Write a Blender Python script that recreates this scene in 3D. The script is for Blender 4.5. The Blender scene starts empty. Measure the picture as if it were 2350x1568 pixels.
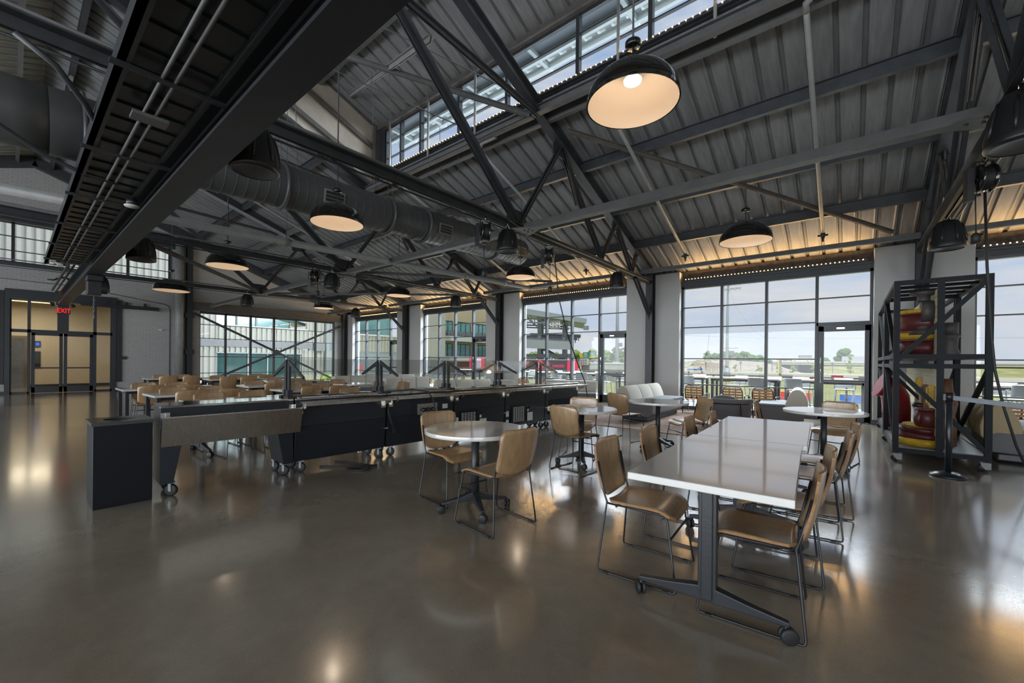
import bpy, bmesh, math, random
from mathutils import Vector, Matrix
R = math.radians
rnd = random.Random(7)
scene = bpy.context.scene
COL = scene.collection

# ---------------------------------------------------------------- camera
cam_data = bpy.data.cameras.new('camera')
cam_data.sensor_width = 36.0
cam_data.lens = 36.0 * 944.09 / 2350
cam_data.shift_y = (830.88 - 784.0) / 2350
cam_data.clip_end = 2000
cam = bpy.data.objects.new('camera', cam_data)
COL.objects.link(cam)
_yaw, _pitch, _roll = -0.6878, -0.0024, -0.0105
_f = Vector((math.sin(_yaw) * math.cos(_pitch), math.cos(_yaw) * math.cos(_pitch), math.sin(_pitch)))
_r = Vector((math.cos(_yaw), -math.sin(_yaw), 0))
_d = _f.cross(_r)
_R = math.cos(_roll) * _r + math.sin(_roll) * _d
_D = -math.sin(_roll) * _r + math.cos(_roll) * _d
cam.matrix_world = Matrix(((_R.x, -_D.x, -_f.x, 0), (_R.y, -_D.y, -_f.y, 0), (_R.z, -_D.z, -_f.z, 1.35), (0, 0, 0, 1)))
scene.camera = cam

# ---------------------------------------------------------------- view + world + sun
scene.view_settings.view_transform = 'Standard'
scene.view_settings.look = 'None'
scene.view_settings.exposure = 0.0
scene.view_settings.gamma = 1.0
scene.cycles.use_denoising = True
scene.cycles.max_bounces = 10
scene.cycles.diffuse_bounces = 5
scene.cycles.transparent_max_bounces = 24
scene.cycles.caustics_reflective = False
scene.cycles.caustics_refractive = False
scene.cycles.sample_clamp_indirect = 4.0

world = bpy.data.worlds.new('sky'); scene.world = world
world.use_nodes = True
nt = world.node_tree; nt.nodes.clear()
def N(t, typ, **kw):
    n = t.nodes.new(typ)
    for k, v in kw.items():
        if k == 'inp':
            for a, b in v.items(): n.inputs[a].default_value = b
        else: setattr(n, k, v)
    return n
tc = N(nt, 'ShaderNodeTexCoord')
sep = N(nt, 'ShaderNodeSeparateXYZ'); nt.links.new(tc.outputs['Generated'], sep.inputs[0])
ramp = N(nt, 'ShaderNodeValToRGB'); nt.links.new(sep.outputs[2], ramp.inputs[0])
ramp.color_ramp.elements[0].position = 0.0; ramp.color_ramp.elements[0].color = (0.60, 0.68, 0.80, 1)
ramp.color_ramp.elements[1].position = 0.65; ramp.color_ramp.elements[1].color = (0.20, 0.38, 0.70, 1)
e = ramp.color_ramp.elements.new(0.28); e.color = (0.42, 0.56, 0.80, 1)
mp = N(nt, 'ShaderNodeMapping'); mp.inputs['Scale'].default_value = (1.6, 1.6, 7.0)
nt.links.new(tc.outputs['Generated'], mp.inputs[0])
nz = N(nt, 'ShaderNodeTexNoise', inp={'Scale': 2.1, 'Detail': 9.0, 'Roughness': 0.58, 'Distortion': 0.25})
nt.links.new(mp.outputs[0], nz.inputs['Vector'])
cr = N(nt, 'ShaderNodeValToRGB'); nt.links.new(nz.outputs['Fac'], cr.inputs[0])
cr.color_ramp.elements[0].position = 0.36; cr.color_ramp.elements[0].color = (0, 0, 0, 1)
cr.color_ramp.elements[1].position = 0.66; cr.color_ramp.elements[1].color = (1, 1, 1, 1)
mx = N(nt, 'ShaderNodeMixRGB', inp={'Color2': (0.74, 0.75, 0.78, 1)})
nt.links.new(cr.outputs[0], mx.inputs['Fac']); nt.links.new(ramp.outputs[0], mx.inputs['Color1'])
bg = N(nt, 'ShaderNodeBackground', inp={'Strength': 1.0})
nt.links.new(mx.outputs[0], bg.inputs['Color'])
wo = N(nt, 'ShaderNodeOutputWorld'); nt.links.new(bg.outputs[0], wo.inputs[0])

sun_d = bpy.data.lights.new('sun', 'SUN'); sun_d.energy = 2.6; sun_d.angle = R(0.6); sun_d.color = (1, 0.95, 0.87)
sun = bpy.data.objects.new('sun', sun_d); COL.objects.link(sun)
sun.rotation_euler = Vector((-0.35, 0.55, -1.15)).to_track_quat('-Z', 'Y').to_euler()

def area(name, loc, target, sx, sy, power, col=(1, 1, 1)):
    d = bpy.data.lights.new(name, 'AREA'); d.shape = 'RECTANGLE'; d.size = sx; d.size_y = sy; d.energy = power; d.color = col
    o = bpy.data.objects.new(name, d); COL.objects.link(o); o.location = loc
    o.rotation_euler = (Vector(target) - Vector(loc)).to_track_quat('-Z', 'Y').to_euler()
    return o
# added fill lamps behind the camera, standing in for daylight from unseen windows
area('fill_far_side', (-7, -11.6, 2.2), (-7, 0, 3.6), 26, 3.2, 2400, (0.86, 0.94, 1.0))
area('fill_near_gable', (8.2, -6.5, 2.4), (-4, -2.0, 1.0), 5, 3.2, 350, (0.88, 0.94, 1.0))
# added fill lamp outside the long window wall, above what the windows show
area('fill_window_side', (-8, 18.0, 8.0), (-8, 9.5, 0.4), 30, 5, 15000, (0.82, 0.92, 1.0))

# ---------------------------------------------------------------- materials
MATS = {}
def mat(name, col, rough=0.5, metal=0.0, spec=0.5, noise=0.0, nscale=6.0, bump=0.0, bscale=60.0, coat=0.0, coatr=0.06, stretch=None, emit=None, estr=0.0, rnoise=0.0):
    m = bpy.data.materials.new(name); m.use_nodes = True; MATS[name] = m
    t = m.node_tree; b = t.nodes['Principled BSDF']
    b.inputs['Base Color'].default_value = (*col, 1); b.inputs['Roughness'].default_value = rough
    b.inputs['Metallic'].default_value = metal; b.inputs['Specular IOR Level'].default_value = spec
    if coat: b.inputs['Coat Weight'].default_value = coat; b.inputs['Coat Roughness'].default_value = coatr; b.inputs['Coat IOR'].default_value = 1.6
    if emit: b.inputs['Emission Color'].default_value = (*emit, 1); b.inputs['Emission Strength'].default_value = estr
    c = N(t, 'ShaderNodeTexCoord'); vec = c.outputs['Object']
    if stretch:
        mpn = N(t, 'ShaderNodeMapping'); mpn.inputs['Scale'].default_value = stretch; t.links.new(vec, mpn.inputs[0]); vec = mpn.outputs[0]
    n = N(t, 'ShaderNodeTexNoise', inp={'Scale': nscale, 'Detail': 6.0, 'Roughness': 0.6}); t.links.new(vec, n.inputs['Vector'])
    if noise:
        r = N(t, 'ShaderNodeMapRange', inp={'From Min': 0.3, 'From Max': 0.7, 'To Min': 1 - noise, 'To Max': 1 + noise}); t.links.new(n.outputs['Fac'], r.inputs[0])
        mm = N(t, 'ShaderNodeMixRGB', blend_type='MULTIPLY', inp={'Fac': 1.0, 'Color1': (*col, 1)}); t.links.new(r.outputs[0], mm.inputs['Color2'])
        t.links.new(mm.outputs[0], b.inputs['Base Color'])
    if rnoise:
        r2 = N(t, 'ShaderNodeMapRange', inp={'From Min': 0.3, 'From Max': 0.7, 'To Min': max(0.02, rough - rnoise), 'To Max': rough + rnoise}); t.links.new(n.outputs['Fac'], r2.inputs[0])
        t.links.new(r2.outputs[0], b.inputs['Roughness'])
    if bump:
        n2 = N(t, 'ShaderNodeTexNoise', inp={'Scale': bscale, 'Detail': 3.0}); t.links.new(vec, n2.inputs['Vector'])
        bp = N(t, 'ShaderNodeBump', inp={'Strength': bump, 'Distance': 0.01}); t.links.new(n2.outputs['Fac'], bp.inputs['Height'])
        t.links.new(bp.outputs[0], b.inputs['Normal'])
    return m
def emat(name, col, s):
    m = bpy.data.materials.new(name); m.use_nodes = True; MATS[name] = m
    t = m.node_tree; t.nodes.clear()
    em = N(t, 'ShaderNodeEmission', inp={'Color': (*col, 1), 'Strength': s}); o = N(t, 'ShaderNodeOutputMaterial'); t.links.new(em.outputs[0], o.inputs[0])
    return m
def glass(name, tint, refl=0.06, rough=0.02):
    m = bpy.data.materials.new(name); m.use_nodes = True; MATS[name] = m
    t = m.node_tree; t.nodes.clear()
    tr = N(t, 'ShaderNodeBsdfTransparent', inp={'Color': (*tint, 1)}); gl = N(t, 'ShaderNodeBsdfGlossy', inp={'Roughness': rough})
    lw = N(t, 'ShaderNodeLayerWeight', inp={'Blend': 0.5}); mx = N(t, 'ShaderNodeMixShader'); o = N(t, 'ShaderNodeOutputMaterial')
    pw = N(t, 'ShaderNodeMath', operation='POWER', inp={1: 5.0}); t.links.new(lw.outputs['Facing'], pw.inputs[0])
    ad = N(t, 'ShaderNodeMath', operation='MULTIPLY_ADD', inp={1: 0.55, 2: refl}); t.links.new(pw.outputs[0], ad.inputs[0])
    t.links.new(ad.outputs[0], mx.inputs[0]); t.links.new(tr.outputs[0], mx.inputs[1]); t.links.new(gl.outputs[0], mx.inputs[2]); t.links.new(mx.outputs[0], o.inputs[0])
    return m

mat('black_steel', (0.020, 0.022, 0.026), 0.42, noise=0.2, bump=0.05)
mat('rack_steel', (0.010, 0.012, 0.015), 0.6, spec=0.2, noise=0.15)
mat('dark_steel', (0.038, 0.041, 0.047), 0.48, noise=0.25, bump=0.06)
mat('grey_steel', (0.105, 0.105, 0.108), 0.5, noise=0.15, bump=0.05)
mat('warm_steel', (0.085, 0.075, 0.068), 0.55, noise=0.2)
mat('deck_paint', (0.17, 0.173, 0.178), 0.55, noise=0.22, nscale=2.5, stretch=(6, 0.7, 0.7))
mat('deck_paint_lit', (0.36, 0.36, 0.33), 0.5, noise=0.2, nscale=2.5, stretch=(6, 0.7, 0.7))  # deck paint again, with the left slopes' light put into the colour
mat('beige_panel', (0.40, 0.35, 0.30), 0.6, noise=0.08)
mat('insulation', (0.07, 0.06, 0.055), 0.95, noise=0.5, nscale=9, bump=1.0, bscale=14)
mat('pier_paint', (0.42, 0.42, 0.415), 0.55, noise=0.04, nscale=1.5, bump=0.02)
mat('duct_paint', (0.085, 0.088, 0.094), 0.38, noise=0.12, nscale=3)
mat('pipe_grey', (0.24, 0.24, 0.235), 0.5, noise=0.12)
mat('frame_black', (0.030, 0.034, 0.040), 0.38, noise=0.1)
mat('alu_grey', (0.07, 0.078, 0.088), 0.4, noise=0.08)
mat('laminate', (0.66, 0.64, 0.61), 0.34, noise=0.02, nscale=40, coat=1.0)
mat('laminate_edge', (0.60, 0.56, 0.50), 0.45)
mat('chair_wire', (0.012, 0.013, 0.015), 0.38)
mat('oak_ply', (0.37, 0.235, 0.12), 0.36, noise=0.22, nscale=3.0, stretch=(14, 14, 1.2), rnoise=0.05, coat=0.9, coatr=0.25)
mat('ply_edge', (0.30, 0.15, 0.06), 0.5, noise=0.3, nscale=30, stretch=(1, 1, 6))
mat('caster_black', (0.010, 0.010, 0.011), 0.35)
mat('rubber', (0.014, 0.014, 0.015), 0.55)
mat('chrome', (0.62, 0.62, 0.62), 0.18, metal=1.0)
mat('stainless', (0.50, 0.47, 0.43), 0.26, metal=1.0, noise=0.06, nscale=20, stretch=(1, 30, 1), rnoise=0.05)
mat('stainless_polish', (0.55, 0.54, 0.52), 0.10, metal=1.0, rnoise=0.03)
mat('cabinet_black', (0.012, 0.016, 0.021), 0.30, noise=0.15, nscale=30)
mat('counter_grey', (0.060, 0.062, 0.064), 0.16)
mat('bin_black', (0.005, 0.007, 0.010), 0.35, spec=0.3)
mat('label_white', (0.62, 0.62, 0.60), 0.6)
mat('sofa_cream', (0.50, 0.47, 0.41), 0.9, noise=0.06, nscale=80, bump=0.12, bscale=260)
mat('sofa_grey', (0.15, 0.145, 0.15), 0.92, noise=0.15, nscale=120, bump=0.12, bscale=300)
mat('sofa_seat', (0.20, 0.21, 0.225), 0.85, noise=0.1, nscale=120, bump=0.1, bscale=300)
mat('sofa_tan', (0.37, 0.29, 0.17), 0.9, noise=0.08, nscale=80, bump=0.1, bscale=260)
mat('slat_wood', (0.36, 0.16, 0.045), 0.45, noise=0.25, nscale=5, stretch=(1.5, 12, 12))
mat('pattern_red', (0.22, 0.012, 0.018), 0.35, noise=0.3, nscale=9)
mat('pattern_dark_red', (0.10, 0.018, 0.018), 0.45, noise=0.35, nscale=9)
mat('pattern_yellow', (0.55, 0.34, 0.02), 0.5, noise=0.25, nscale=9)
mat('pattern_brown', (0.16, 0.075, 0.04), 0.55, noise=0.3, nscale=8, stretch=(6, 6, 1))
mat('pattern_iron', (0.07, 0.06, 0.06), 0.55, noise=0.3)
mat('pattern_grey', (0.40, 0.40, 0.40), 0.35, noise=0.2)
mat('white_boards', (0.62, 0.56, 0.40), 0.6, noise=0.12, nscale=5, stretch=(1, 1, 8))
mat('rack_plate', (0.10, 0.105, 0.115), 0.4, noise=0.1)
mat('belt_grey', (0.36, 0.40, 0.46), 0.5, noise=0.05)
mat('gloss_black', (0.010, 0.009, 0.009), 0.12, coat=0.6)
mat('shade_liner', (0.80, 0.68, 0.56), 0.6)
mat('speaker_black', (0.012, 0.012, 0.013), 0.4)
mat('speaker_grille', (0.13, 0.13, 0.135), 0.5, metal=0.6)
mat('tag_yellow', (0.75, 0.60, 0.02), 0.5)
mat('exit_housing', (0.03, 0.03, 0.03), 0.5)
mat('plastic_white', (0.62, 0.61, 0.58), 0.45)
mat('lobby_wall', (0.62, 0.56, 0.44), 0.7, noise=0.03)
mat('brass_dull', (0.35, 0.28, 0.16), 0.35, metal=0.8)
mat('steel_lift', (0.34, 0.33, 0.31), 0.3, metal=1.0, rnoise=0.05)
emat('bulb', (1.0, 0.88, 0.70), 1.6)
emat('led_warm', (1.0, 0.66, 0.28), 9.0)
emat('exit_red', (1.0, 0.015, 0.015), 2.2)
emat('screen_blue', (0.02, 0.12, 1.0), 1.6)
emat('tube_warm', (1.0, 0.80, 0.45), 2.0)
glass('window_glass', (0.985, 0.99, 0.99), 0.02)
glass('clear_acrylic', (0.95, 0.955, 0.96), 0.03)
# outdoors
mat('terrace', (0.62, 0.61, 0.59), 0.8, noise=0.06, nscale=3)
mat('turf', (0.46, 0.47, 0.20), 0.9, noise=0.15, nscale=4)
mat('hill_dirt', (0.46, 0.40, 0.32), 0.95, noise=0.22, nscale=0.35, bump=0.4, bscale=3)
mat('hill_grass', (0.36, 0.36, 0.14), 0.95, noise=0.3, nscale=0.6, bump=0.3, bscale=5)
mat('leaf_green', (0.10, 0.20, 0.045), 0.8, noise=0.45, nscale=1.4)
mat('leaf_fresh', (0.24, 0.34, 0.08), 0.8, noise=0.35, nscale=2)
mat('bark', (0.16, 0.11, 0.08), 0.9)
mat('concrete_pale', (0.58, 0.56, 0.52), 0.8, noise=0.08)
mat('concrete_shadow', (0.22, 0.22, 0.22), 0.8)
mat('galv', (0.30, 0.34, 0.36), 0.45, noise=0.06)
mat('metal_light', (0.58, 0.60, 0.60), 0.5, noise=0.05)
mat('siding_pale', (0.43, 0.43, 0.39), 0.5, noise=0.04)
mat('siding_band', (0.22, 0.225, 0.24), 0.5)
mat('teal_glass', (0.17, 0.40, 0.40), 0.12, spec=0.9)  # base colour lightened to carry the reflected sky
mat('teal_dark', (0.03, 0.09, 0.09), 0.1, spec=0.9)
mat('facade_cream', (0.50, 0.42, 0.27), 0.7, noise=0.08, nscale=0.8, stretch=(1, 8, 0.3))
mat('seat_grey', (0.20, 0.21, 0.22), 0.5)
mat('stand_steel', (0.17, 0.19, 0.21), 0.5)
mat('stand_wall', (0.30, 0.31, 0.29), 0.8)
mat('ad_white', (0.75, 0.72, 0.68), 0.7)
mat('ad_red', (0.50, 0.03, 0.04), 0.6)
mat('ad_blue', (0.04, 0.12, 0.48), 0.6)
mat('sign_green', (0.01, 0.26, 0.19), 0.5)
mat('sign_yellow', (0.80, 0.56, 0.0), 0.5)
mat('far_bldg', (0.55, 0.57, 0.60), 0.7)
mat('mesh_chair', (0.30, 0.32, 0.33), 0.5)
mat('table_teak', (0.60, 0.50, 0.40), 0.6)
emat('led_board_dark', (0.10, 0.09, 0.10), 1.0)
emat('led_board_red', (0.85, 0.08, 0.16), 1.0)
emat('led_board_white', (0.85, 0.70, 0.85), 1.0)

# floor concrete
def floor_mat():
    m = bpy.data.materials.new('polished_concrete'); m.use_nodes = True; MATS['floor'] = m
    t = m.node_tree; b = t.nodes['Principled BSDF']
    c = N(t, 'ShaderNodeTexCoord')
    n1 = N(t, 'ShaderNodeTexNoise', inp={'Scale': 0.55, 'Detail': 8, 'Roughness': 0.62, 'Distortion': 0.6}); t.links.new(c.outputs['Object'], n1.inputs['Vector'])
    n2 = N(t, 'ShaderNodeTexNoise', inp={'Scale': 7, 'Detail': 6, 'Roughness': 0.7}); t.links.new(c.outputs['Object'], n2.inputs['Vector'])
    n3 = N(t, 'ShaderNodeTexNoise', inp={'Scale': 130, 'Detail': 2}); t.links.new(c.outputs['Object'], n3.inputs['Vector'])
    r = N(t, 'ShaderNodeValToRGB'); t.links.new(n1.outputs['Fac'], r.inputs[0])
    r.color_ramp.elements[0].position = 0.32; r.color_ramp.elements[0].color = (0.25, 0.20, 0.145, 1)
    r.color_ramp.elements[1].position = 0.68; r.color_ramp.elements[1].color = (0.40, 0.34, 0.26, 1)
    mr = N(t, 'ShaderNodeMapRange', inp={'From Min': 0.3, 'From Max': 0.7, 'To Min': 0.92, 'To Max': 1.08}); t.links.new(n2.outputs['Fac'], mr.inputs[0])
    m1 = N(t, 'ShaderNodeMixRGB', blend_type='MULTIPLY', inp={'Fac': 1}); t.links.new(r.outputs[0], m1.inputs['Color1']); t.links.new(mr.outputs[0], m1.inputs['Color2'])
    mr3 = N(t, 'ShaderNodeMapRange', inp={'From Min': 0.35, 'From Max': 0.65, 'To Min': 0.93, 'To Max': 1.06}); t.links.new(n3.outputs['Fac'], mr3.inputs[0])
    m2 = N(t, 'ShaderNodeMixRGB', blend_type='MULTIPLY', inp={'Fac': 1}); t.links.new(m1.outputs[0], m2.inputs['Color1']); t.links.new(mr3.outputs[0], m2.inputs['Color2'])
    t.links.new(m2.outputs[0], b.inputs['Base Color'])
    mr2 = N(t, 'ShaderNodeMapRange', inp={'From Min': 0.3, 'From Max': 0.7, 'To Min': 0.16, 'To Max': 0.24}); t.links.new(n1.outputs['Fac'], mr2.inputs[0]); t.links.new(mr2.outputs[0], b.inputs['Roughness'])
    b.inputs['Specular IOR Level'].default_value = 1.0; b.inputs['Coat Weight'].default_value = 1.0; b.inputs['Coat IOR'].default_value = 2.3; b.inputs['Coat Roughness'].default_value = 0.13
    n4 = N(t, 'ShaderNodeTexNoise', inp={'Scale': 2.2, 'Detail': 3}); t.links.new(c.outputs['Object'], n4.inputs['Vector'])
    bp = N(t, 'ShaderNodeBump', inp={'Strength': 0.10, 'Distance': 0.02}); t.links.new(n4.outputs['Fac'], bp.inputs['Height']); t.links.new(bp.outputs[0], b.inputs['Normal'])
floor_mat()
def brick_mat():
    m = bpy.data.materials.new('painted_brick'); m.use_nodes = True; MATS['brick'] = m
    t = m.node_tree; b = t.nodes['Principled BSDF']
    c = N(t, 'ShaderNodeTexCoord'); s = N(t, 'ShaderNodeSeparateXYZ'); t.links.new(c.outputs['Object'], s.inputs[0])
    cb = N(t, 'ShaderNodeCombineXYZ'); t.links.new(s.outputs[1], cb.inputs[0]); t.links.new(s.outputs[2], cb.inputs[1])
    br = N(t, 'ShaderNodeTexBrick', inp={'Scale': 1.0, 'Color1': (0.40, 0.40, 0.40, 1), 'Color2': (0.37, 0.37, 0.375, 1), 'Mortar': (0.30, 0.30, 0.30, 1), 'Mortar Size': 0.007, 'Mortar Smooth': 0.3, 'Brick Width': 0.21, 'Row Height': 0.072})
    t.links.new(cb.outputs[0], br.inputs['Vector'])
    n = N(t, 'ShaderNodeTexNoise', inp={'Scale': 26, 'Detail': 5}); t.links.new(c.outputs['Object'], n.inputs['Vector'])
    mr = N(t, 'ShaderNodeMapRange', inp={'From Min': 0.3, 'From Max': 0.7, 'To Min': 0.9, 'To Max': 1.08}); t.links.new(n.outputs['Fac'], mr.inputs[0])
    mm = N(t, 'ShaderNodeMixRGB', blend_type='MULTIPLY', inp={'Fac': 1}); t.links.new(br.outputs['Color'], mm.inputs['Color1']); t.links.new(mr.outputs[0], mm.inputs['Color2'])
    t.links.new(mm.outputs[0], b.inputs['Base Color']); b.inputs['Roughness'].default_value = 0.6
    iv = N(t, 'ShaderNodeMath', operation='SUBTRACT', inp={0: 1.0}); t.links.new(br.outputs['Fac'], iv.inputs[1])
    bp = N(t, 'ShaderNodeBump', inp={'Strength': 0.7, 'Distance': 0.012}); t.links.new(iv.outputs[0], bp.inputs['Height']); t.links.new(bp.outputs[0], b.inputs['Normal'])
brick_mat()
def rug_mat():
    m = bpy.data.materials.new('patterned_rug'); m.use_nodes = True; MATS['rug'] = m
    t = m.node_tree; b = t.nodes['Principled BSDF']; c = N(t, 'ShaderNodeTexCoord')
    mpn = N(t, 'ShaderNodeMapping'); mpn.inputs['Scale'].default_value = (1.2, 5, 1); t.links.new(c.outputs['Object'], mpn.inputs[0])
    n = N(t, 'ShaderNodeTexNoise', inp={'Scale': 3.2, 'Detail': 9, 'Roughness': 0.75, 'Distortion': 1.5}); t.links.new(mpn.outputs[0], n.inputs['Vector'])
    r = N(t, 'ShaderNodeValToRGB'); t.links.new(n.outputs['Fac'], r.inputs[0])
    r.color_ramp.elements[0].position = 0.34; r.color_ramp.elements[0].color = (0.10, 0.075, 0.065, 1)
    r.color_ramp.elements[1].position = 0.68; r.color_ramp.elements[1].color = (0.40, 0.33, 0.26, 1)
    e = r.color_ramp.elements.new(0.46); e.color = (0.24, 0.11, 0.08, 1)
    e = r.color_ramp.elements.new(0.54); e.color = (0.30, 0.25, 0.20, 1)
    t.links.new(r.outputs[0], b.inputs['Base Color']); b.inputs['Roughness'].default_value = 0.95
rug_mat()

# ---------------------------------------------------------------- mesh helper
class MB:
    def __init__(s): s.v = []; s.f = []; s.sm = []; s.mi = []; s.cur = 0
    def add(s, vs, fs, smooth=False):
        o = len(s.v); s.v += [tuple(x) for x in vs]
        for f in fs: s.f.append(tuple(o + i for i in f)); s.sm.append(smooth); s.mi.append(s.cur)
        return s
    def bx(s, x0, y0, z0, x1, y1, z1):
        x0, x1 = min(x0, x1), max(x0, x1); y0, y1 = min(y0, y1), max(y0, y1); z0, z1 = min(z0, z1), max(z0, z1)
        return s.add([(x0, y0, z0), (x1, y0, z0), (x1, y1, z0), (x0, y1, z0), (x0, y0, z1), (x1, y0, z1), (x1, y1, z1), (x0, y1, z1)],
                     [(3, 2, 1, 0), (4, 5, 6, 7), (0, 1, 5, 4), (1, 2, 6, 5), (2, 3, 7, 6), (3, 0, 4, 7)])
    def box(s, c, d, rz=0):
        o = len(s.v); s.bx(-d[0] / 2, -d[1] / 2, -d[2] / 2, d[0] / 2, d[1] / 2, d[2] / 2)
        ca, sa = math.cos(rz), math.sin(rz)
        for i in range(o, len(s.v)):
            x, y, z = s.v[i]; s.v[i] = (c[0] + x * ca - y * sa, c[1] + x * sa + y * ca, c[2] + z)
        return s
    def beam(s, p, q, w, h, up=(0, 0, 1), off=(0, 0)):
        p, q = Vector(p), Vector(q); d = (q - p).normalized(); u = Vector(up)
        side = d.cross(u)
        if side.length < 1e-4: side = d.cross(Vector((1, 0, 0)))
        side.normalize(); u = side.cross(d).normalized()
        vs = []
        for c in (p, q):
            c = c + side * off[0] + u * off[1]
            for a, b in ((-1, -1), (1, -1), (1, 1), (-1, 1)): vs.append(c + side * (a * w / 2) + u * (b * h / 2))
        return s.add(vs, [(0, 1, 2, 3), (7, 6, 5, 4), (0, 4, 5, 1), (1, 5, 6, 2), (2, 6, 7, 3), (3, 7, 4, 0)])
    def ibeam(s, p, q, w, h, t=0.016, up=(0, 0, 1)):
        s.beam(p, q, t, h - 2 * t, up); s.beam(p, q, w, t, up, (0, h / 2 - t / 2)); s.beam(p, q, w, t, up, (0, -h / 2 + t / 2)); return s
    def dang(s, p, q, w, h, gap=0.02, t=0.012, up=(0, 0, 1), flip=1):   # two back-to-back angles
        for k in (-1, 1):
            s.beam(p, q, t, h, up, (k * (gap / 2 + t / 2), 0)); s.beam(p, q, w / 2, t, up, (k * (gap / 2 + w / 4), flip * (h / 2 - t / 2)))
        return s
    def tube(s, pts, r, n=8, closed=False, caps=True):
        pts = [Vector(p) for p in pts]; m = len(pts); rings = []; prev = None
        for i, p in enumerate(pts):
            if closed: d = (pts[(i + 1) % m] - pts[i - 1])
            else: d = (pts[min(i + 1, m - 1)] - pts[max(i - 1, 0)])
            d = d.normalized() if d.length > 1e-9 else Vector((0, 0, 1))
            if prev is None:
                a = Vector((0, 0, 1)) if abs(d.z) < 0.9 else Vector((1, 0, 0)); u = d.cross(a).normalized()
            else: u = (prev - d * prev.dot(d)); u = u.normalized() if u.length > 1e-6 else d.orthogonal().normalized()
            prev = u; w = d.cross(u); rr = r[i] if isinstance(r, (list, tuple)) else r
            rings.append([p + (u * math.cos(2 * math.pi * k / n) + w * math.sin(2 * math.pi * k / n)) * rr for k in range(n)])
        vs = [x for g in rings for x in g]; fs = []
        for i in range(m if closed else m - 1):
            a = i * n; b = ((i + 1) % m) * n
            for k in range(n): fs.append((a + k, a + (k + 1) % n, b + (k + 1) % n, b + k))
        s.add(vs, fs, True)
        if caps and not closed:
            o = len(s.v) - len(vs)
            s.f.append(tuple(o + k for k in reversed(range(n)))); s.f.append(tuple(o + (m - 1) * n + k for k in range(n))); s.sm += [False, False]; s.mi += [s.cur] * 2
        return s
    def lathe(s, prof, c=(0, 0, 0), n=24, axis=(0, 0, 1), smooth=True):
        ax = Vector(axis).normalized(); u = ax.orthogonal().normalized(); w = ax.cross(u); c = Vector(c)
        vs = []; m = len(prof)
        for r, z in prof:
            for k in range(n):
                a = 2 * math.pi * k / n; vs.append(c + ax * z + (u * math.cos(a) + w * math.sin(a)) * max(r, 1e-5))
        fs = []
        for i in range(m - 1):
            for k in range(n): fs.append((i * n + k, i * n + (k + 1) % n, (i + 1) * n + (k + 1) % n, (i + 1) * n + k))
        s.add(vs, fs, smooth); return s
    def cyl(s, c, r, h, n=24, axis=(0, 0, 1)):   # from c along axis
        return s.lathe([(0, 0), (r, 0)], c, n, axis, False).lathe([(r, 0), (r, h)], c, n, axis).lathe([(r, h), (0, h)], c, n, axis, False)
    def prism(s, poly, off, smooth=False):
        n = len(poly); P = [Vector(p) for p in poly]; o = Vector(off)
        vs = P + [p + o for p in P]
        s.add(vs, [tuple(reversed(range(n))), tuple(range(n, 2 * n))])
        k = len(s.v) - 2 * n
        for i in range(n):
            s.f.append((k + i, k + (i + 1) % n, k + n + (i + 1) % n, k + n + i)); s.sm.append(smooth); s.mi.append(s.cur)
        return s
    def grid(s, fn, nu, nv, smooth=True):
        vs = [fn(i / nu, j / nv) for j in range(nv + 1) for i in range(nu + 1)]
        fs = [(j * (nu + 1) + i, j * (nu + 1) + i + 1, (j + 1) * (nu + 1) + i + 1, (j + 1) * (nu + 1) + i) for j in range(nv) for i in range(nu)]
        return s.add(vs, fs, smooth)
    def ball(s, c, r, n=10, sq=(1, 1, 1), jit=0.0):
        m = max(4, n // 2)
        def fn(u, v):
            a, b = 2 * math.pi * u, math.pi * v - math.pi / 2
            k = 1 + (jit * math.sin(5.1 * a + 3 * b + c[0]) if jit else 0) + (jit * math.cos(7.3 * b + 2 * a + c[1]) if jit else 0)
            return (c[0] + r * sq[0] * k * math.cos(b) * math.cos(a), c[1] + r * sq[1] * k * math.cos(b) * math.sin(a), c[2] + r * sq[2] * k * math.sin(b))
        return s.grid(fn, n, m)
    def build(s, name, m, parent=None, bevel=0, seg=2, loc=None, solid=0):
        me = bpy.data.meshes.new(name); me.from_pydata(s.v, [], s.f); me.update()
        for p, a, b in zip(me.polygons, s.sm, s.mi): p.use_smooth = a; p.material_index = b
        for x in (m if isinstance(m, (list, tuple)) else [m]): me.materials.append(MATS[x])
        bm = bmesh.new(); bm.from_mesh(me); bmesh.ops.remove_doubles(bm, verts=bm.verts, dist=1e-6); bmesh.ops.recalc_face_normals(bm, faces=bm.faces); bm.to_mesh(me); bm.free()
        o = bpy.data.objects.new(name, me); COL.objects.link(o)
        if parent: o.parent = parent
        if loc: o.location = loc
        if solid:
            q = o.modifiers.new('s', 'SOLIDIFY'); q.thickness = solid; q.offset = 0
        if bevel:
            b = o.modifiers.new('b', 'BEVEL'); b.width = bevel; b.segments = seg; b.limit_method = 'ANGLE'; b.angle_limit = R(40)
        return o

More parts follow.
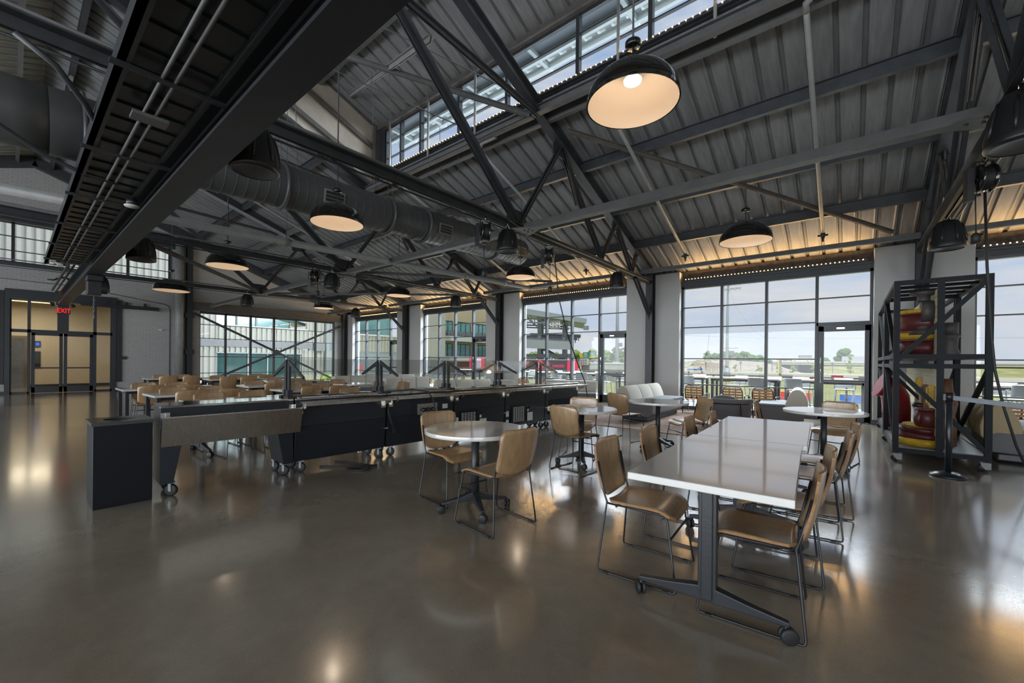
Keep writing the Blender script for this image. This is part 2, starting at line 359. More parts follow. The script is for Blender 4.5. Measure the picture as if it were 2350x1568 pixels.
def tag(o, label, cat, group=None, kind=None):
    o['label'] = label; o['category'] = cat
    if group: o['group'] = group
    if kind: o['kind'] = kind
    return o
def thing(name, label, cat, loc=(0, 0, 0), rz=0, group=None, kind=None):
    o = bpy.data.objects.new(name, None); COL.objects.link(o); o.empty_display_size = 0.1
    o.location = loc; o.rotation_euler = (0, 0, rz)
    return tag(o, label, cat, group, kind)
def struct(o, label=None, cat=None):
    o['kind'] = 'structure'
    if label: o['label'] = label; o['category'] = cat
    return o
def copy_tree(o, parent=None):
    c = o.copy(); COL.objects.link(c)
    if parent: c.parent = parent
    for ch in list(o.children): copy_tree(ch, c)
    return c
_first = {}
def place(key, maker, loc, rz, label, cat, group=None, scale=None):
    if key in _first: o = copy_tree(_first[key])
    else: o = maker(); _first[key] = o
    o.location = loc; o.rotation_euler = (0, 0, rz)
    if scale: o.scale = scale
    tag(o, label, cat, group)
    return o
def text_mesh(name, body, size, m, parent, loc, rot, extrude=0.004, align='CENTER', sx=1.0):
    cu = bpy.data.curves.new(name, 'FONT'); cu.body = body; cu.size = size; cu.extrude = extrude; cu.align_x = align; cu.align_y = 'CENTER'
    o = bpy.data.objects.new(name + '_tmp', cu); COL.objects.link(o)
    dg = bpy.context.evaluated_depsgraph_get(); me = bpy.data.meshes.new_from_object(o.evaluated_get(dg))
    bpy.data.objects.remove(o)
    me.materials.clear(); me.materials.append(MATS[m])
    q = bpy.data.objects.new(name, me); COL.objects.link(q); q.parent = parent; q.location = loc; q.rotation_euler = rot; q.scale = (sx, 1, 1)
    return q
# ================================================================ the building
XE = -22.7; YW = 12.3; YG = 12.55; XB = 9.0; YL = -12.4
SL = 0.37
def zdeck(y): return 4.24 + SL * (12 - y) if y > 0.5 else 4.24 + SL * (12 - (1 - y))
def zchord(y): return 4.07 + SL * (12 - y) if y > 0.5 else 4.07 + SL * (12 - (1 - y))
TX = [1.15, -4.63, -10.63, -16.67, -22.45]

struct(MB().bx(-27.5, YL - 0.3, -0.3, XB + 0.3, 12.75, 0).build('floor', 'floor'))
struct(MB().bx(XE - 0.02, -8, 0, XE + 0.012, -0.16, 0.10).bx(XE - 0.02, 2.66, 0, XE + 0.012, 5.35, 0.10).build('baseboard_end', 'frame_black'))

# end wall in painted brick
w = MB()
XO = XE - 0.32
w.bx(XO, -8, 0, XE, -0.16, 4.62).bx(XO, -0.16, 3.58, XE, 2.66, 4.62).bx(XO, 2.66, 0, XE, 4.37, 4.62).bx(XO, 4.37, 0, XE, 5.4, 6.06).bx(XO, 11.7, 0, XE, 12.75, 3.46)
w.bx(XO, YL, 0, XE, -8, 5.2)
w.prism([(XO, 5.4, 3.46), (XO, 12.75, 3.46), (XO, 12.75, zdeck(12.75)), (XO, 5.4, zdeck(5.4))], (0.32, 0, 0))
w.prism([(XO, -8, 6.06), (XO, 5.4, 6.06), (XO, 5.4, zdeck(5.4)), (XO, 0.5, zdeck(0.51)), (XO, -8, zdeck(-8))], (0.32, 0, 0))
w.prism([(XO, YL, 5.2), (XO, -8, 5.2), (XO, -8, zdeck(-8)), (XO, YL, zdeck(YL) + 0.3)], (0.32, 0, 0))
struct(w.build('wall_end', 'brick'))
# steel lintels and channel rails on the end wall
struct(MB().bx(XE, -8, 6.10, XE + 0.12, 4.45, 6.52).bx(XE, -8, 6.02, XE + 0.2, 4.45, 6.10).build('trim_1', 'dark_steel'))
struct(MB().bx(XE, 5.0, 3.50, XE + 0.16, 12.2, 3.84).bx(XE, 5.0, 3.46, XE + 0.22, 12.2, 3.51).build('trim_2', 'warm_steel'))
struct(MB().beam((XE + 0.12, 0.5, zchord(0.51)), (XE + 0.12, 12.3, zchord(12.3)), 0.22, 0.42).build('trim_3', 'dark_steel'))
struct(MB().beam((XE + 0.12, 0.5, zchord(0.51)), (XE + 0.12, -12.0, zchord(-12.0)), 0.22, 0.42).build('trim_4', 'dark_steel'))

# long window wall: piers, header, and the two unseen sides with their own openings
piers = [(-22.95, -21.86), (-17.62, -15.74), (-11.50, -9.76), (-5.46, -3.84), (0.40, 1.93), (6.5, 8.0)]
for i, (a, b) in enumerate(piers):
    zt = 3.98 if i else 3.9
    struct(MB().bx(a, YW, 0, b, 12.75, zt).build('pier_wall' if False else 'wall_right_pier', 'pier_paint', bevel=0.008))
    struct(MB().bx(a - 0.012, YW - 0.012, 0, b + 0.012, YW + 0.3, 0.11).build('baseboard_right', 'frame_black'))
struct(MB().bx(-22.95, 12.46, 3.56, XB, 12.74, 3.70).bx(-22.95, 12.40, 3.66, XB, 12.50, 3.71).build('trim_5', 'frame_black'))
struct(MB().bx(-22.95, 12.56, 3.70, XB, 12.74, 4.02).build('wall_right_header', 'insulation'))
w = MB()
for a, b in [(-23, -21.5), (-17.5, -15.8), (-11.5, -9.8), (-5.5, -3.8), (0.5, 2.2), (6.5, 9.3)]: w.bx(a, YL - 0.3, 0, b, YL, 3.6)
w.bx(-23, YL - 0.3, 3.6, 9.3, YL, 4.3).bx(-23, YL - 0.3, 0, 9.3, YL, 0.5)
struct(w.build('wall_left', 'pier_paint'))
w = MB()
for a, b in [(YL, -9), (-4, -2.6), (1.8, 3.2), (8.6, 12.75)]: w.bx(XB, a, 0, XB + 0.3, b, 4.2)
w.bx(XB, YL, 0, XB + 0.3, 12.75, 0.4)
w.prism([(XB, YL, 4.2), (XB, 12.75, 4.2), (XB, 6.55, zdeck(6.55)), (XB, 6.55, 7.9), (XB, 0.5, 10.2), (XB, -5.55, 7.9), (XB, -5.55, zdeck(-5.55))], (0.3, 0, 0))
struct(w.build('wall_near', 'pier_paint'))
struct(MB().bx(-21.5, YL - 0.2, 0.5, 6.5, YL - 0.18, 3.6).build('window_20', 'window_glass'))
struct(MB().bx(XB + 0.1, -9, 0.4, XB + 0.12, 8.6, 4.2).build('window_21', 'window_glass'))

# roof deck: ribbed metal sheets as real corrugation
def ribbed(name, x0, x1, ya, za, yb, zb, m, period=0.32, depth=0.055):
    b = MB(); xs = []
    x = x0
    while x < x1 - 1e-6:
        for dx, dz in ((0, 0), (0.19, 0), (0.215, -0.012), (0.235, 0), (0.245, 0), (0.262, depth), (0.303, depth)):
            if x + dx <= x1: xs.append((x + dx, dz))
        x += period
    xs.append((x1, 0))
    vs = [(X, ya, za + dz) for X, dz in xs] + [(X, yb, zb + dz) for X, dz in xs]
    n = len(xs); b.add(vs, [(i, i + 1, n + i + 1, n + i) for i in range(n - 1)])
    return struct(b.build(name, m))
YC = 6.55; XM = -10.4
ribbed('ceiling_right', XE - 0.3, XM, 12.9, zdeck(12.9), 0.5, zdeck(0.51), 'deck_paint')
ribbed('ceiling_right', XM, XB + 0.3, 12.9, zdeck(12.9), YC, zdeck(YC), 'deck_paint')
ribbed('ceiling_left', XE - 0.3, XM, 0.5, zdeck(0.5), YL - 0.4, zdeck(YL - 0.4), 'deck_paint_lit')
ribbed('ceiling_left', XM, XB + 0.3, 1 - YC, zdeck(1 - YC), YL - 0.4, zdeck(YL - 0.4), 'deck_paint_lit')
ZU = 7.86
ribbed('ceiling_monitor', XM, XB + 0.3, YC + 0.1, ZU - 0.04, 0.5, ZU + SL * (YC - 0.5), 'deck_paint')
ribbed('ceiling_monitor', XM, XB + 0.3, 0.5, ZU + SL * (YC - 0.5), 1 - YC - 0.1, ZU - 0.04, 'deck_paint_lit')
# solid roofing on top so no daylight leaks through the sheets
def roofing(name, x0, x1, ya, za, yb, zb):
    struct(MB().prism([(x0, ya, za + 0.10), (x0, yb, zb + 0.10), (x0, yb, zb + 0.22), (x0, ya, za + 0.22)], (x1 - x0, 0, 0)).build(name, 'galv'))
roofing('ceiling_roofing', XE - 0.4, XM, 12.95, zdeck(12.95), 0.5, zdeck(0.51)); roofing('ceiling_roofing', XM, XB + 0.4, 12.95, zdeck(12.95), YC + 0.05, zdeck(YC))
roofing('ceiling_roofing', XE - 0.4, XM, YL - 0.5, zdeck(YL - 0.5), 0.5, zdeck(0.5)); roofing('ceiling_roofing', XM, XB + 0.4, YL - 0.5, zdeck(YL - 0.5), 0.95 - YC, zdeck(1 - YC))
roofing('ceiling_roofing', XM - 0.1, XB + 0.4, YC + 0.15, ZU - 0.04, 0.5, ZU + SL * (YC - 0.5)); roofing('ceiling_roofing', XM - 0.1, XB + 0.4, 0.85 - YC, ZU - 0.04, 0.5, ZU + SL * (YC - 0.5))
# gable end of the raised roof monitor, beige panels with sloping girts
struct(MB().prism([(XM, YC, zdeck(YC)), (XM, YC, ZU), (XM, 0.5, ZU + SL * 6.05), (XM, 1 - YC, ZU), (XM, 1 - YC, zdeck(1 - YC)), (XM, 0.5, zdeck(0.51))], (-0.1, 0, 0)).build('wall_monitor_end', 'beige_panel'))
for k, dz in enumerate((0.35, 1.05, 1.72)):
    struct(MB().beam((XM + 0.05, 0.6, 8.52 + dz - 0.1), (XM + 0.05, YC - 0.1, 8.52 + dz - SL * 6.0 - 0.1), 0.08, 0.11).build('wall_monitor_trim', 'warm_steel'))
struct(MB().bx(XM, YC - 0.16, zdeck(YC) - 0.1, XM + 0.16, YC + 0.05, ZU).build('wall_monitor_trim', 'warm_steel'))
# upstand below and header above the clerestory
Z0, Z1 = 6.53, 7.70
struct(MB().bx(XM, YC, zdeck(YC) - 0.05, XB, YC + 0.08, Z0 - 0.02).build('wall_clerestory', 'deck_paint'))
struct(MB().bx(XM, YC - 0.03, Z1, XB, YC + 0.1, ZU + 0.02).bx(XM, YC - 0.12, Z1 + 0.02, XB, YC - 0.03, Z1 + 0.13).build('trim_6', 'warm_steel'))
struct(MB().bx(XM, 0.92 - YC, zdeck(YC) - 0.05, XB, 1.0 - YC, Z0).bx(XM, 0.9 - YC, Z1, XB, 1.03 - YC, ZU + 0.02).build('wall_clerestory_left', 'deck_paint'))
struct(MB().bx(XM, 0.95 - YC, Z0, XB, 0.96 - YC, Z1).build('window_22', 'window_glass'))
struct(MB().bx(XM - 0.0, YC - 0.06, Z0 - 0.09, XB, YC + 0.02, Z0).build('trim_7', 'black_steel'))
f = MB(); g = MB()
f.bx(XM + 0.12, YC, Z0, XB, YC + 0.07, Z0 + 0.05).bx(XM + 0.12, YC, Z1 - 0.05, XB, YC + 0.07, Z1).bx(XM, YC - 0.02, Z0, XM + 0.45, YC + 0.09, Z1)
x = XM + 0.45; k = 0
mull = [-9.95, -9.28, -8.45, -7.05, -5.6, -3.9, -2.55, -1.15, 0.4, 1.6, 3.0, 4.4, 5.8, 7.2]
for x in mull: f.bx(x - 0.035, YC - 0.02, Z0, x + 0.035, YC + 0.08, Z1)
for z in (Z0 + 0.36, Z0 + 0.80): f.bx(XM + 0.45, YC, z - 0.012, XB, YC + 0.06, z + 0.012)
g.bx(XM + 0.45, YC + 0.03, Z0, XB, YC + 0.036, Z1)
wc = struct(f.build('window_6', 'frame_black'), 'long clerestory window of the roof monitor with black mullions', 'window')
g.build('pane', 'window_glass', wc)
# pale overhang outside the clerestory
ov = thing('roof_overhang', 'pale galvanised roof overhang seen through the high clerestory glass', 'roof overhang', (0, 0, 0), kind='structure')
MB().bx(XM - 0.3, YC + 0.12, 7.88, XB, 7.06, 7.92).build('soffit', 'siding_band', ov)
b = MB(); x = XM - 0.3
while x < XB:
    b.prism([(x, 7.06, 7.92), (x + 0.14, 7.06, 7.92), (x + 0.17, 7.06, 7.98), (x + 0.27, 7.06, 7.98), (x + 0.30, 7.06, 7.92), (x + 0.30, 7.06, 7.99), (x, 7.06, 7.99)], (0, 0.55, 0)); x += 0.30
b.build('ribbed_sheet', 'metal_light', ov)
MB().ibeam((XM - 0.3, 7.12, 7.84), (XB, 7.12, 7.84), 0.1, 0.16).ibeam((XM - 0.3, 7.48, 7.84), (XB, 7.48, 7.84), 0.08, 0.15).build('fascia_beam', 'metal_light', ov)
b = MB()
for x in (-10.0, -8.7, -7.0, -5.2, -3.2, -1.2, 0.8, 2.8): b.beam((x, YC + 0.12, 7.83), (x, 7.6, 7.83), 0.08, 0.10)
b.build('outrigger', 'metal_light', ov)

# ---------------------------------------------------------------- window bays of the long wall
def bay(n, x0, x1, mulls, door, dlab, wlab):
    fr = MB(); gl = MB(); zt = 3.56
    fr.bx(x0, YG - 0.05, 0, x0 + 0.06, YG + 0.07, zt).bx(x1 - 0.06, YG - 0.05, 0, x1, YG + 0.07, zt).bx(x0, YG - 0.05, zt - 0.06, x1, YG + 0.07, zt)
    for x in mulls: fr.bx(x - 0.032, YG - 0.06, 0, x + 0.032, YG + 0.07, zt)
    xd = mulls[-1] if door else x1
    for z in (0.05, 0.73, 1.47, 2.37, 2.95): fr.bx(x0, YG - 0.03, z - 0.014, xd if z < 2.9 else x1, YG + 0.05, z + 0.014)
    fr.bx(x0, YG - 0.05, 0, xd, YG + 0.07, 0.10)
    if door: fr.bx(xd, YG - 0.06, 2.28, x1, YG + 0.07, 2.36)
    o = struct(fr.build('window_%d' % n, 'alu_grey' if n > 1 else 'frame_black'), wlab, 'window')
    gl.bx(x0, YG, 0.05, xd, YG + 0.008, zt)
    if door: gl.bx(xd, YG, 2.3, x1, YG + 0.008, zt)
    gl.build('pane', 'window_glass', o)
    if door:
        a, b = xd + 0.035, x1 - 0.03
        d = MB().bx(a, YG - 0.05, 0.01, a + 0.11, YG + 0.05, 2.27).bx(b - 0.11, YG - 0.05, 0.01, b, YG + 0.05, 2.27).bx(a, YG - 0.05, 2.14, b, YG + 0.05, 2.27).bx(a, YG - 0.05, 0.01, b, YG + 0.05, 0.26)
        do = struct(d.build('door_%d' % n, 'frame_black', bevel=0.004), dlab, 'door')
        MB().bx(a + 0.1, YG, 0.25, b - 0.1, YG + 0.01, 2.15).build('pane', 'window_glass', do)
        MB().bx(a + 0.35, YG - 0.065, 2.19, a + 0.5, YG - 0.05, 2.23).build('closer_plate', 'chrome', do)
        hx = a + 0.055
        MB().tube([(hx, YG - 0.06, 0.9), (hx, YG - 0.11, 0.9), (hx, YG - 0.11, 1.5), (hx, YG - 0.06, 1.5)], 0.012).build('pull_handle', 'chrome', do)
        MB().bx(a + 0.1, YG - 0.07, 0.93, b - 0.1, YG - 0.03, 0.98).build('push_bar', 'frame_black', do)
bay(1, -3.84, 0.40, [-2.765, -1.70, -0.64], True, 'black framed glass patio door beside the wheeled display rack', 'tall black framed window bay right of the plywood lounge chairs')
bay(2, -9.76, -5.46, [-8.66, -7.58, -6.50], True, 'black framed glass patio door behind the round tables', 'tall window bay looking out on the covered stadium stand')
bay(3, -15.74, -11.50, [-14.65, -13.58, -12.46], True, 'black framed glass patio door facing the cream facade', 'tall window bay looking out on the cream facade')
bay(4, -21.86, -17.62, [-20.78, -19.66, -18.50], True, 'black framed glass patio door nearest the far corner', 'tall window bay nearest the far corner of the hall')
bay(5, 1.93, 6.50, [3.1, 4.2, 5.3], False, '', 'tall window bay right of the wheeled display rack')

# end wall window with its X of flat bars, and the high strip window
f = MB(); X0 = XE - 0.14
ym = [5.40, 6.42, 7.47, 8.53, 9.60, 10.65, 11.70]
for y in ym: f.bx(X0 - 0.05, y - 0.035, 0, X0 + 0.09, y + 0.035, 3.46)
f.bx(X0 - 0.05, 5.4, 3.36, X0 + 0.09, 11.7, 3.46).bx(X0 - 0.05, 5.4, 0, X0 + 0.09, 11.7, 0.12)
for z in (0.65, 1.40, 2.24, 2.87): f.bx(X0 - 0.02, 5.4, z - 0.014, X0 + 0.05, 11.7, z + 0.014)
o = struct(f.build('window_7', 'frame_black'), 'wide end wall window crossed by an X of steel bars', 'window')
MB().bx(X0, 5.4, 0.05, X0 + 0.008, 11.7, 3.46).build('pane', 'window_glass', o)
xb = thing('cross_brace', 'dark steel X brace in front of the wide end wall window', 'brace', (XE + 0.06, 8.55, 1.65))
MB().beam((0, -3.4, 1.70), (0, 3.3, -1.55), 0.03, 0.10).build('diagonal_bar', 'dark_steel', xb)
MB().beam((0.03, -3.3, -1.6), (0.03, 3.42, 1.57), 0.03, 0.10).build('diagonal_bar', 'dark_steel', xb)
MB().bx(-0.02, -0.14, -0.14, 0.06, 0.14, 0.14).build('gusset_plate', 'dark_steel', xb)
f = MB()
for y in [-7, -4.8, -2.6, -1.7, 0.02, 1.35, 3.0, 4.33]: f.bx(X0 - 0.03, y - 0.04, 4.62, X0 + 0.08, y + 0.04, 6.06)
f.bx(X0 - 0.03, -8, 4.62, X0 + 0.08, 4.37, 4.68).bx(X0 - 0.03, -8, 6.0, X0 + 0.08, 4.37, 6.06)
for z in (5.05, 5.55): f.bx(X0 - 0.01, -8, z - 0.014, X0 + 0.05, 4.37, z + 0.014)
o = struct(f.build('window_8', 'frame_black'), 'high strip window under the gable of the brick end wall', 'window')
MB().bx(X0, -8, 4.62, X0 + 0.008, 4.37, 6.06).build('pane', 'window_glass', o)

# entrance: dark steel surround, sidelights, double doors
f = MB()
f.bx(XE - 0.2, -0.16, 0, XE + 0.05, -0.04, 3.6).bx(XE - 0.2, 2.55, 0, XE + 0.05, 2.66, 3.6).bx(XE - 0.2, -0.16, 3.36, XE + 0.06, 2.66, 3.70)
struct(f.build('trim_8', 'frame_black'))
struct(MB().bx(XE, -0.34, 0.35, XE + 0.05, -0.17, 3.62).bx(XE, 2.67, 0.35, XE + 0.05, 2.82, 3.62).build('trim_9', 'black_steel'))
f = MB(); xi = XE - 0.1
for a, b in ((-0.05, 0.0), (0.36, 0.44), (2.02, 2.11), (2.50, 2.56)): f.bx(xi - 0.05, a, 0, xi + 0.05, b, 3.38)
f.bx(xi - 0.05, -0.05, 2.19, xi + 0.05, 2.56, 2.30).bx(xi - 0.05, -0.05, 0, xi + 0.05, 0.4, 0.06).bx(xi - 0.05, 2.06, 0, xi + 0.05, 2.56, 0.06).bx(xi - 0.04, 1.08, 2.25, xi + 0.06, 1.37, 3.38)
o = struct(f.build('window_9', 'frame_black'), 'black framed sidelights and transoms around the glass double doors', 'window')
MB().bx(xi, -0.05, 0.05, xi + 0.006, 0.4, 3.38).bx(xi, 2.06, 0.05, xi + 0.006, 2.56, 3.38).bx(xi, 0.4, 2.25, xi + 0.006, 1.1, 3.38).bx(xi, 1.36, 2.25, xi + 0.006, 2.1, 3.38).build('pane', 'window_glass', o)
for k, (a, b, hs) in enumerate(((0.45, 1.225, 1), (1.245, 2.02, -1))):
    d = MB().bx(xi - 0.025, a, 0.01, xi + 0.025, a + 0.09, 2.19).bx(xi - 0.025, b - 0.09, 0.01, xi + 0.025, b, 2.19).bx(xi - 0.025, a, 2.10, xi + 0.025, b, 2.19).bx(xi - 0.025, a, 0.01, xi + 0.025, b, 0.22)
    do = struct(d.build('door_%d' % (10 + k), 'frame_black'), 'left leaf of the glass double entrance doors' if k == 0 else 'right leaf of the glass double entrance doors', 'door')
    MB().bx(xi - 0.004, a + 0.08, 0.2, xi + 0.004, b - 0.08, 2.11).build('pane', 'window_glass', do)
    MB().bx(xi + 0.03, a + 0.04, 0.89, xi + 0.07, b - 0.04, 0.94).build('push_bar', 'frame_black', do)
    y = b - 0.05 if hs > 0 else a + 0.05
    MB().bx(xi + 0.025, y - 0.035, 0.78, xi + 0.06, y + 0.035, 1.06).build('latch_case', 'frame_black', do)
# lobby behind the doors
lb = MB().bx(-27.4, -1.2, -0.02, -27.3, 3.6, 3.9).bx(-27.4, 3.5, 0, XO, 3.6, 3.9).bx(-27.4, -1.3, 0, XO, -1.2, 3.9).bx(-27.4, -1.3, 3.8, XO, 3.6, 3.9)
struct(lb.build('wall_lobby', 'lobby_wall'))
struct(MB().bx(-27.3, -1.2, 0, -27.28, 3.5, 0.11).build('baseboard_lobby', 'frame_black'))
lf = thing('elevator_doors', 'brushed steel elevator doors beyond the entrance sidelight', 'elevator', (-27.28, -0.15, 0))
MB().bx(0, -0.62, 0, 0.04, 0.62, 2.2).build('frame', 'brass_dull', lf)
MB().bx(0.04, -0.5, 0.02, 0.06, -0.005, 2.1).build('door_leaf', 'steel_lift', lf); MB().bx(0.04, 0.005, 0.02, 0.06, 0.5, 2.1).build('door_leaf', 'steel_lift', lf)
ci = thing('call_station', 'elevator call panels with a small blue screen in the lobby', 'control panel', (-27.28, 0.72, 1.2))
MB().bx(0, -0.09, 0.55, 0.03, 0.09, 0.80).build('screen_housing', 'alu_grey', ci); MB().bx(0.03, -0.05, 0.61, 0.034, 0.05, 0.72).build('screen', 'screen_blue', ci)
MB().bx(0, -0.09, -0.35, 0.025, 0.09, 0.35).build('button_plate', 'frame_black', ci)
lt = thing('lobby_light', 'warm linear ceiling light above the lobby beyond the doors', 'light', (-25.6, 0.35, 3.55))
MB().bx(-0.06, -0.75, 0, 0.06, 0.75, 0.05).build('housing', 'brass_dull', lt); MB().bx(-0.05, -0.72, -0.03, 0.05, 0.72, 0).build('diffuser', 'tube_warm', lt)
MB().tube([(0, -0.6, 0.05), (0, -0.6, 0.25)], 0.008).tube([(0, 0.6, 0.05), (0, 0.6, 0.25)], 0.008).build('hanger', 'black_steel', lt)
ld = bpy.data.lights.new('lobby_lamp', 'AREA'); ld.shape = 'RECTANGLE'; ld.size = 1.4; ld.size_y = 0.1; ld.energy = 55; ld.color = (1, 0.85, 0.62)
lo = bpy.data.objects.new('lobby_lamp', ld); COL.objects.link(lo); lo.location = (-25.6, 0.35, 3.5); lo.rotation_euler = (0, 0, R(90))

# things on the end wall
ex = thing('exit_sign', 'black exit sign with red lit letters above the double doors', 'exit sign', (XE + 0.02, 1.235, 3.04))
MB().bx(-0.06, -0.17, -0.12, 0.02, 0.17, 0.12).build('housing', 'exit_housing', ex)
text_mesh('letters', 'EXIT', 0.235, 'exit_red', ex, (0.024, 0, 0), (R(90), 0, R(90)), sx=0.72)
el = thing('emergency_light', 'twin headed emergency light above the exit sign', 'emergency light', (XE + 0.06, 1.15, 3.28))
MB().bx(-0.04, -0.12, -0.05, 0.05, 0.2, 0.06).build('housing', 'black_steel', el)
for s in (-0.22, 0.3): MB().lathe([(0, 0), (0.05, 0), (0.065, 0.09), (0.06, 0.1), (0, 0.095)], (0.02, s, 0.0), 14, (0.8, 0.2, -0.5)).build('lamp_head', 'black_steel', el)
tr = thing('door_track', 'black barn door track on the brick wall right of the doors', 'track', (XE + 0.08, 2.8, 3.36))
MB().bx(-0.03, -1.15, -0.07, 0.05, 1.15, 0.07).build('rail', 'black_steel', tr)
for y in (-0.4, 0.15, 0.72): MB().bx(-0.08, y - 0.04, -0.02, 0.0, y + 0.04, 0.20).build('bracket', 'black_steel', tr)
tag(MB().tube([(XE + 0.02, -2, 4.05), (XE + 0.02, 1.5, 4.0), (XE + 0.02, 4.1, 3.62), (XE + 0.02, 4.28, 3.55), (XE + 0.02, 4.33, 3.38), (XE + 0.02, 4.33, 0.12)], 0.014).build('wall_conduit', 'grey_steel'), 'thin grey conduit bent down the brick wall beside the corner column', 'conduit')
tag(MB().bx(XE, 2.72, 1.25, XE + 0.03, 2.98, 1.37).build('card_reader', 'frame_black'), 'small dark control plate on the brick right of the entrance', 'control plate')
tag(MB().bx(XE, 3.95, 2.48, XE + 0.08, 4.07, 2.54).build('wall_sensor', 'plastic_white'), 'tiny white sensor high on the bare brick wall', 'sensor')
tag(MB().cyl((XE + 0.22, 4.62, 0), 0.16, 6.3).build('round_pipe', 'pipe_grey'), 'tall grey round downpipe beside the dark end wall column', 'downpipe')
tag(MB().bx(-11.32, YW - 0.015, 1.62, -11.16, YW, 1.86).build('wall_switch', 'plastic_white') if False else MB().bx(-10.95, YW - 0.015, 1.60, -10.83, YW, 1.84).build('wall_switch', 'plastic_white'), 'white switch plate on the grey pier left of the stand window', 'switch')

# columns
for i, x in enumerate(TX):
    if i < 4: struct(MB().ibeam((x, 12.13, 0), (x, 12.13, 4.0), 0.2, 0.24, 0.02, up=(0, 1, 0)).build('column', 'black_steel'))
struct(MB().ibeam((XE + 0.2, 4.96, 0), (XE + 0.2, 4.96, 6.6), 0.2, 0.26, 0.02, up=(1, 0, 0)).bx(XE + 0.05, 4.8, 1.5, XE + 0.36, 5.12, 1.7).bx(XE + 0.05, 4.8, 3.1, XE + 0.36, 5.12, 3.3).build('column', 'black_steel'))
struct(MB().ibeam((XE + 0.25, 12.13, 0), (XE + 0.25, 12.13, 3.9), 0.2, 0.24, 0.02, up=(0, 1, 0)).build('column', 'black_steel'))
# purlins
for y in (6.62, 7.95, 9.40, 10.82):
    struct(MB().ibeam((XE, y, zdeck(y) - 0.125), (XB, y, zdeck(y) - 0.125), 0.09, 0.22, 0.014).build('beam_purlin', 'grey_steel' if y < 7 else 'dark_steel'))
for y in (5.15, 3.7, 2.25, 0.9):
    struct(MB().ibeam((XE, y, zdeck(y) - 0.125), (XM, y, zdeck(y) - 0.125), 0.09, 0.22, 0.014).build('beam_purlin', 'dark_steel'))
for y in (0.1, -1.3, -2.75, -4.2):
    struct(MB().ibeam((XE, y, zdeck(y) - 0.125), (XM, y, zdeck(y) - 0.125), 0.09, 0.22, 0.014).build('beam_purlin', 'grey_steel'))
for y in (-5.65, -7.1, -8.5, -10):
    struct(MB().ibeam((XE, y, zdeck(y) - 0.125), (XB, y, zdeck(y) - 0.125), 0.09, 0.22, 0.014).build('beam_purlin', 'grey_steel'))
for y in (4.9, 3.2, 1.5, 0.62, -0.4, -2.1, -3.8):
    z = ZU + SL * (YC - abs(y - 0.5) - 0.5) - 0.11
    struct(MB().ibeam((XM, y, z), (XB, y, z), 0.08, 0.18, 0.012).build('beam_purlin', 'grey_steel' if y > 0.5 else 'warm_steel'))
struct(MB().ibeam((XM - 0.2, YC - 0.25, zdeck(YC) - 0.16), (XB, YC - 0.25, zdeck(YC) - 0.16), 0.12, 0.16, 0.014).build('beam_purlin', 'grey_steel'))
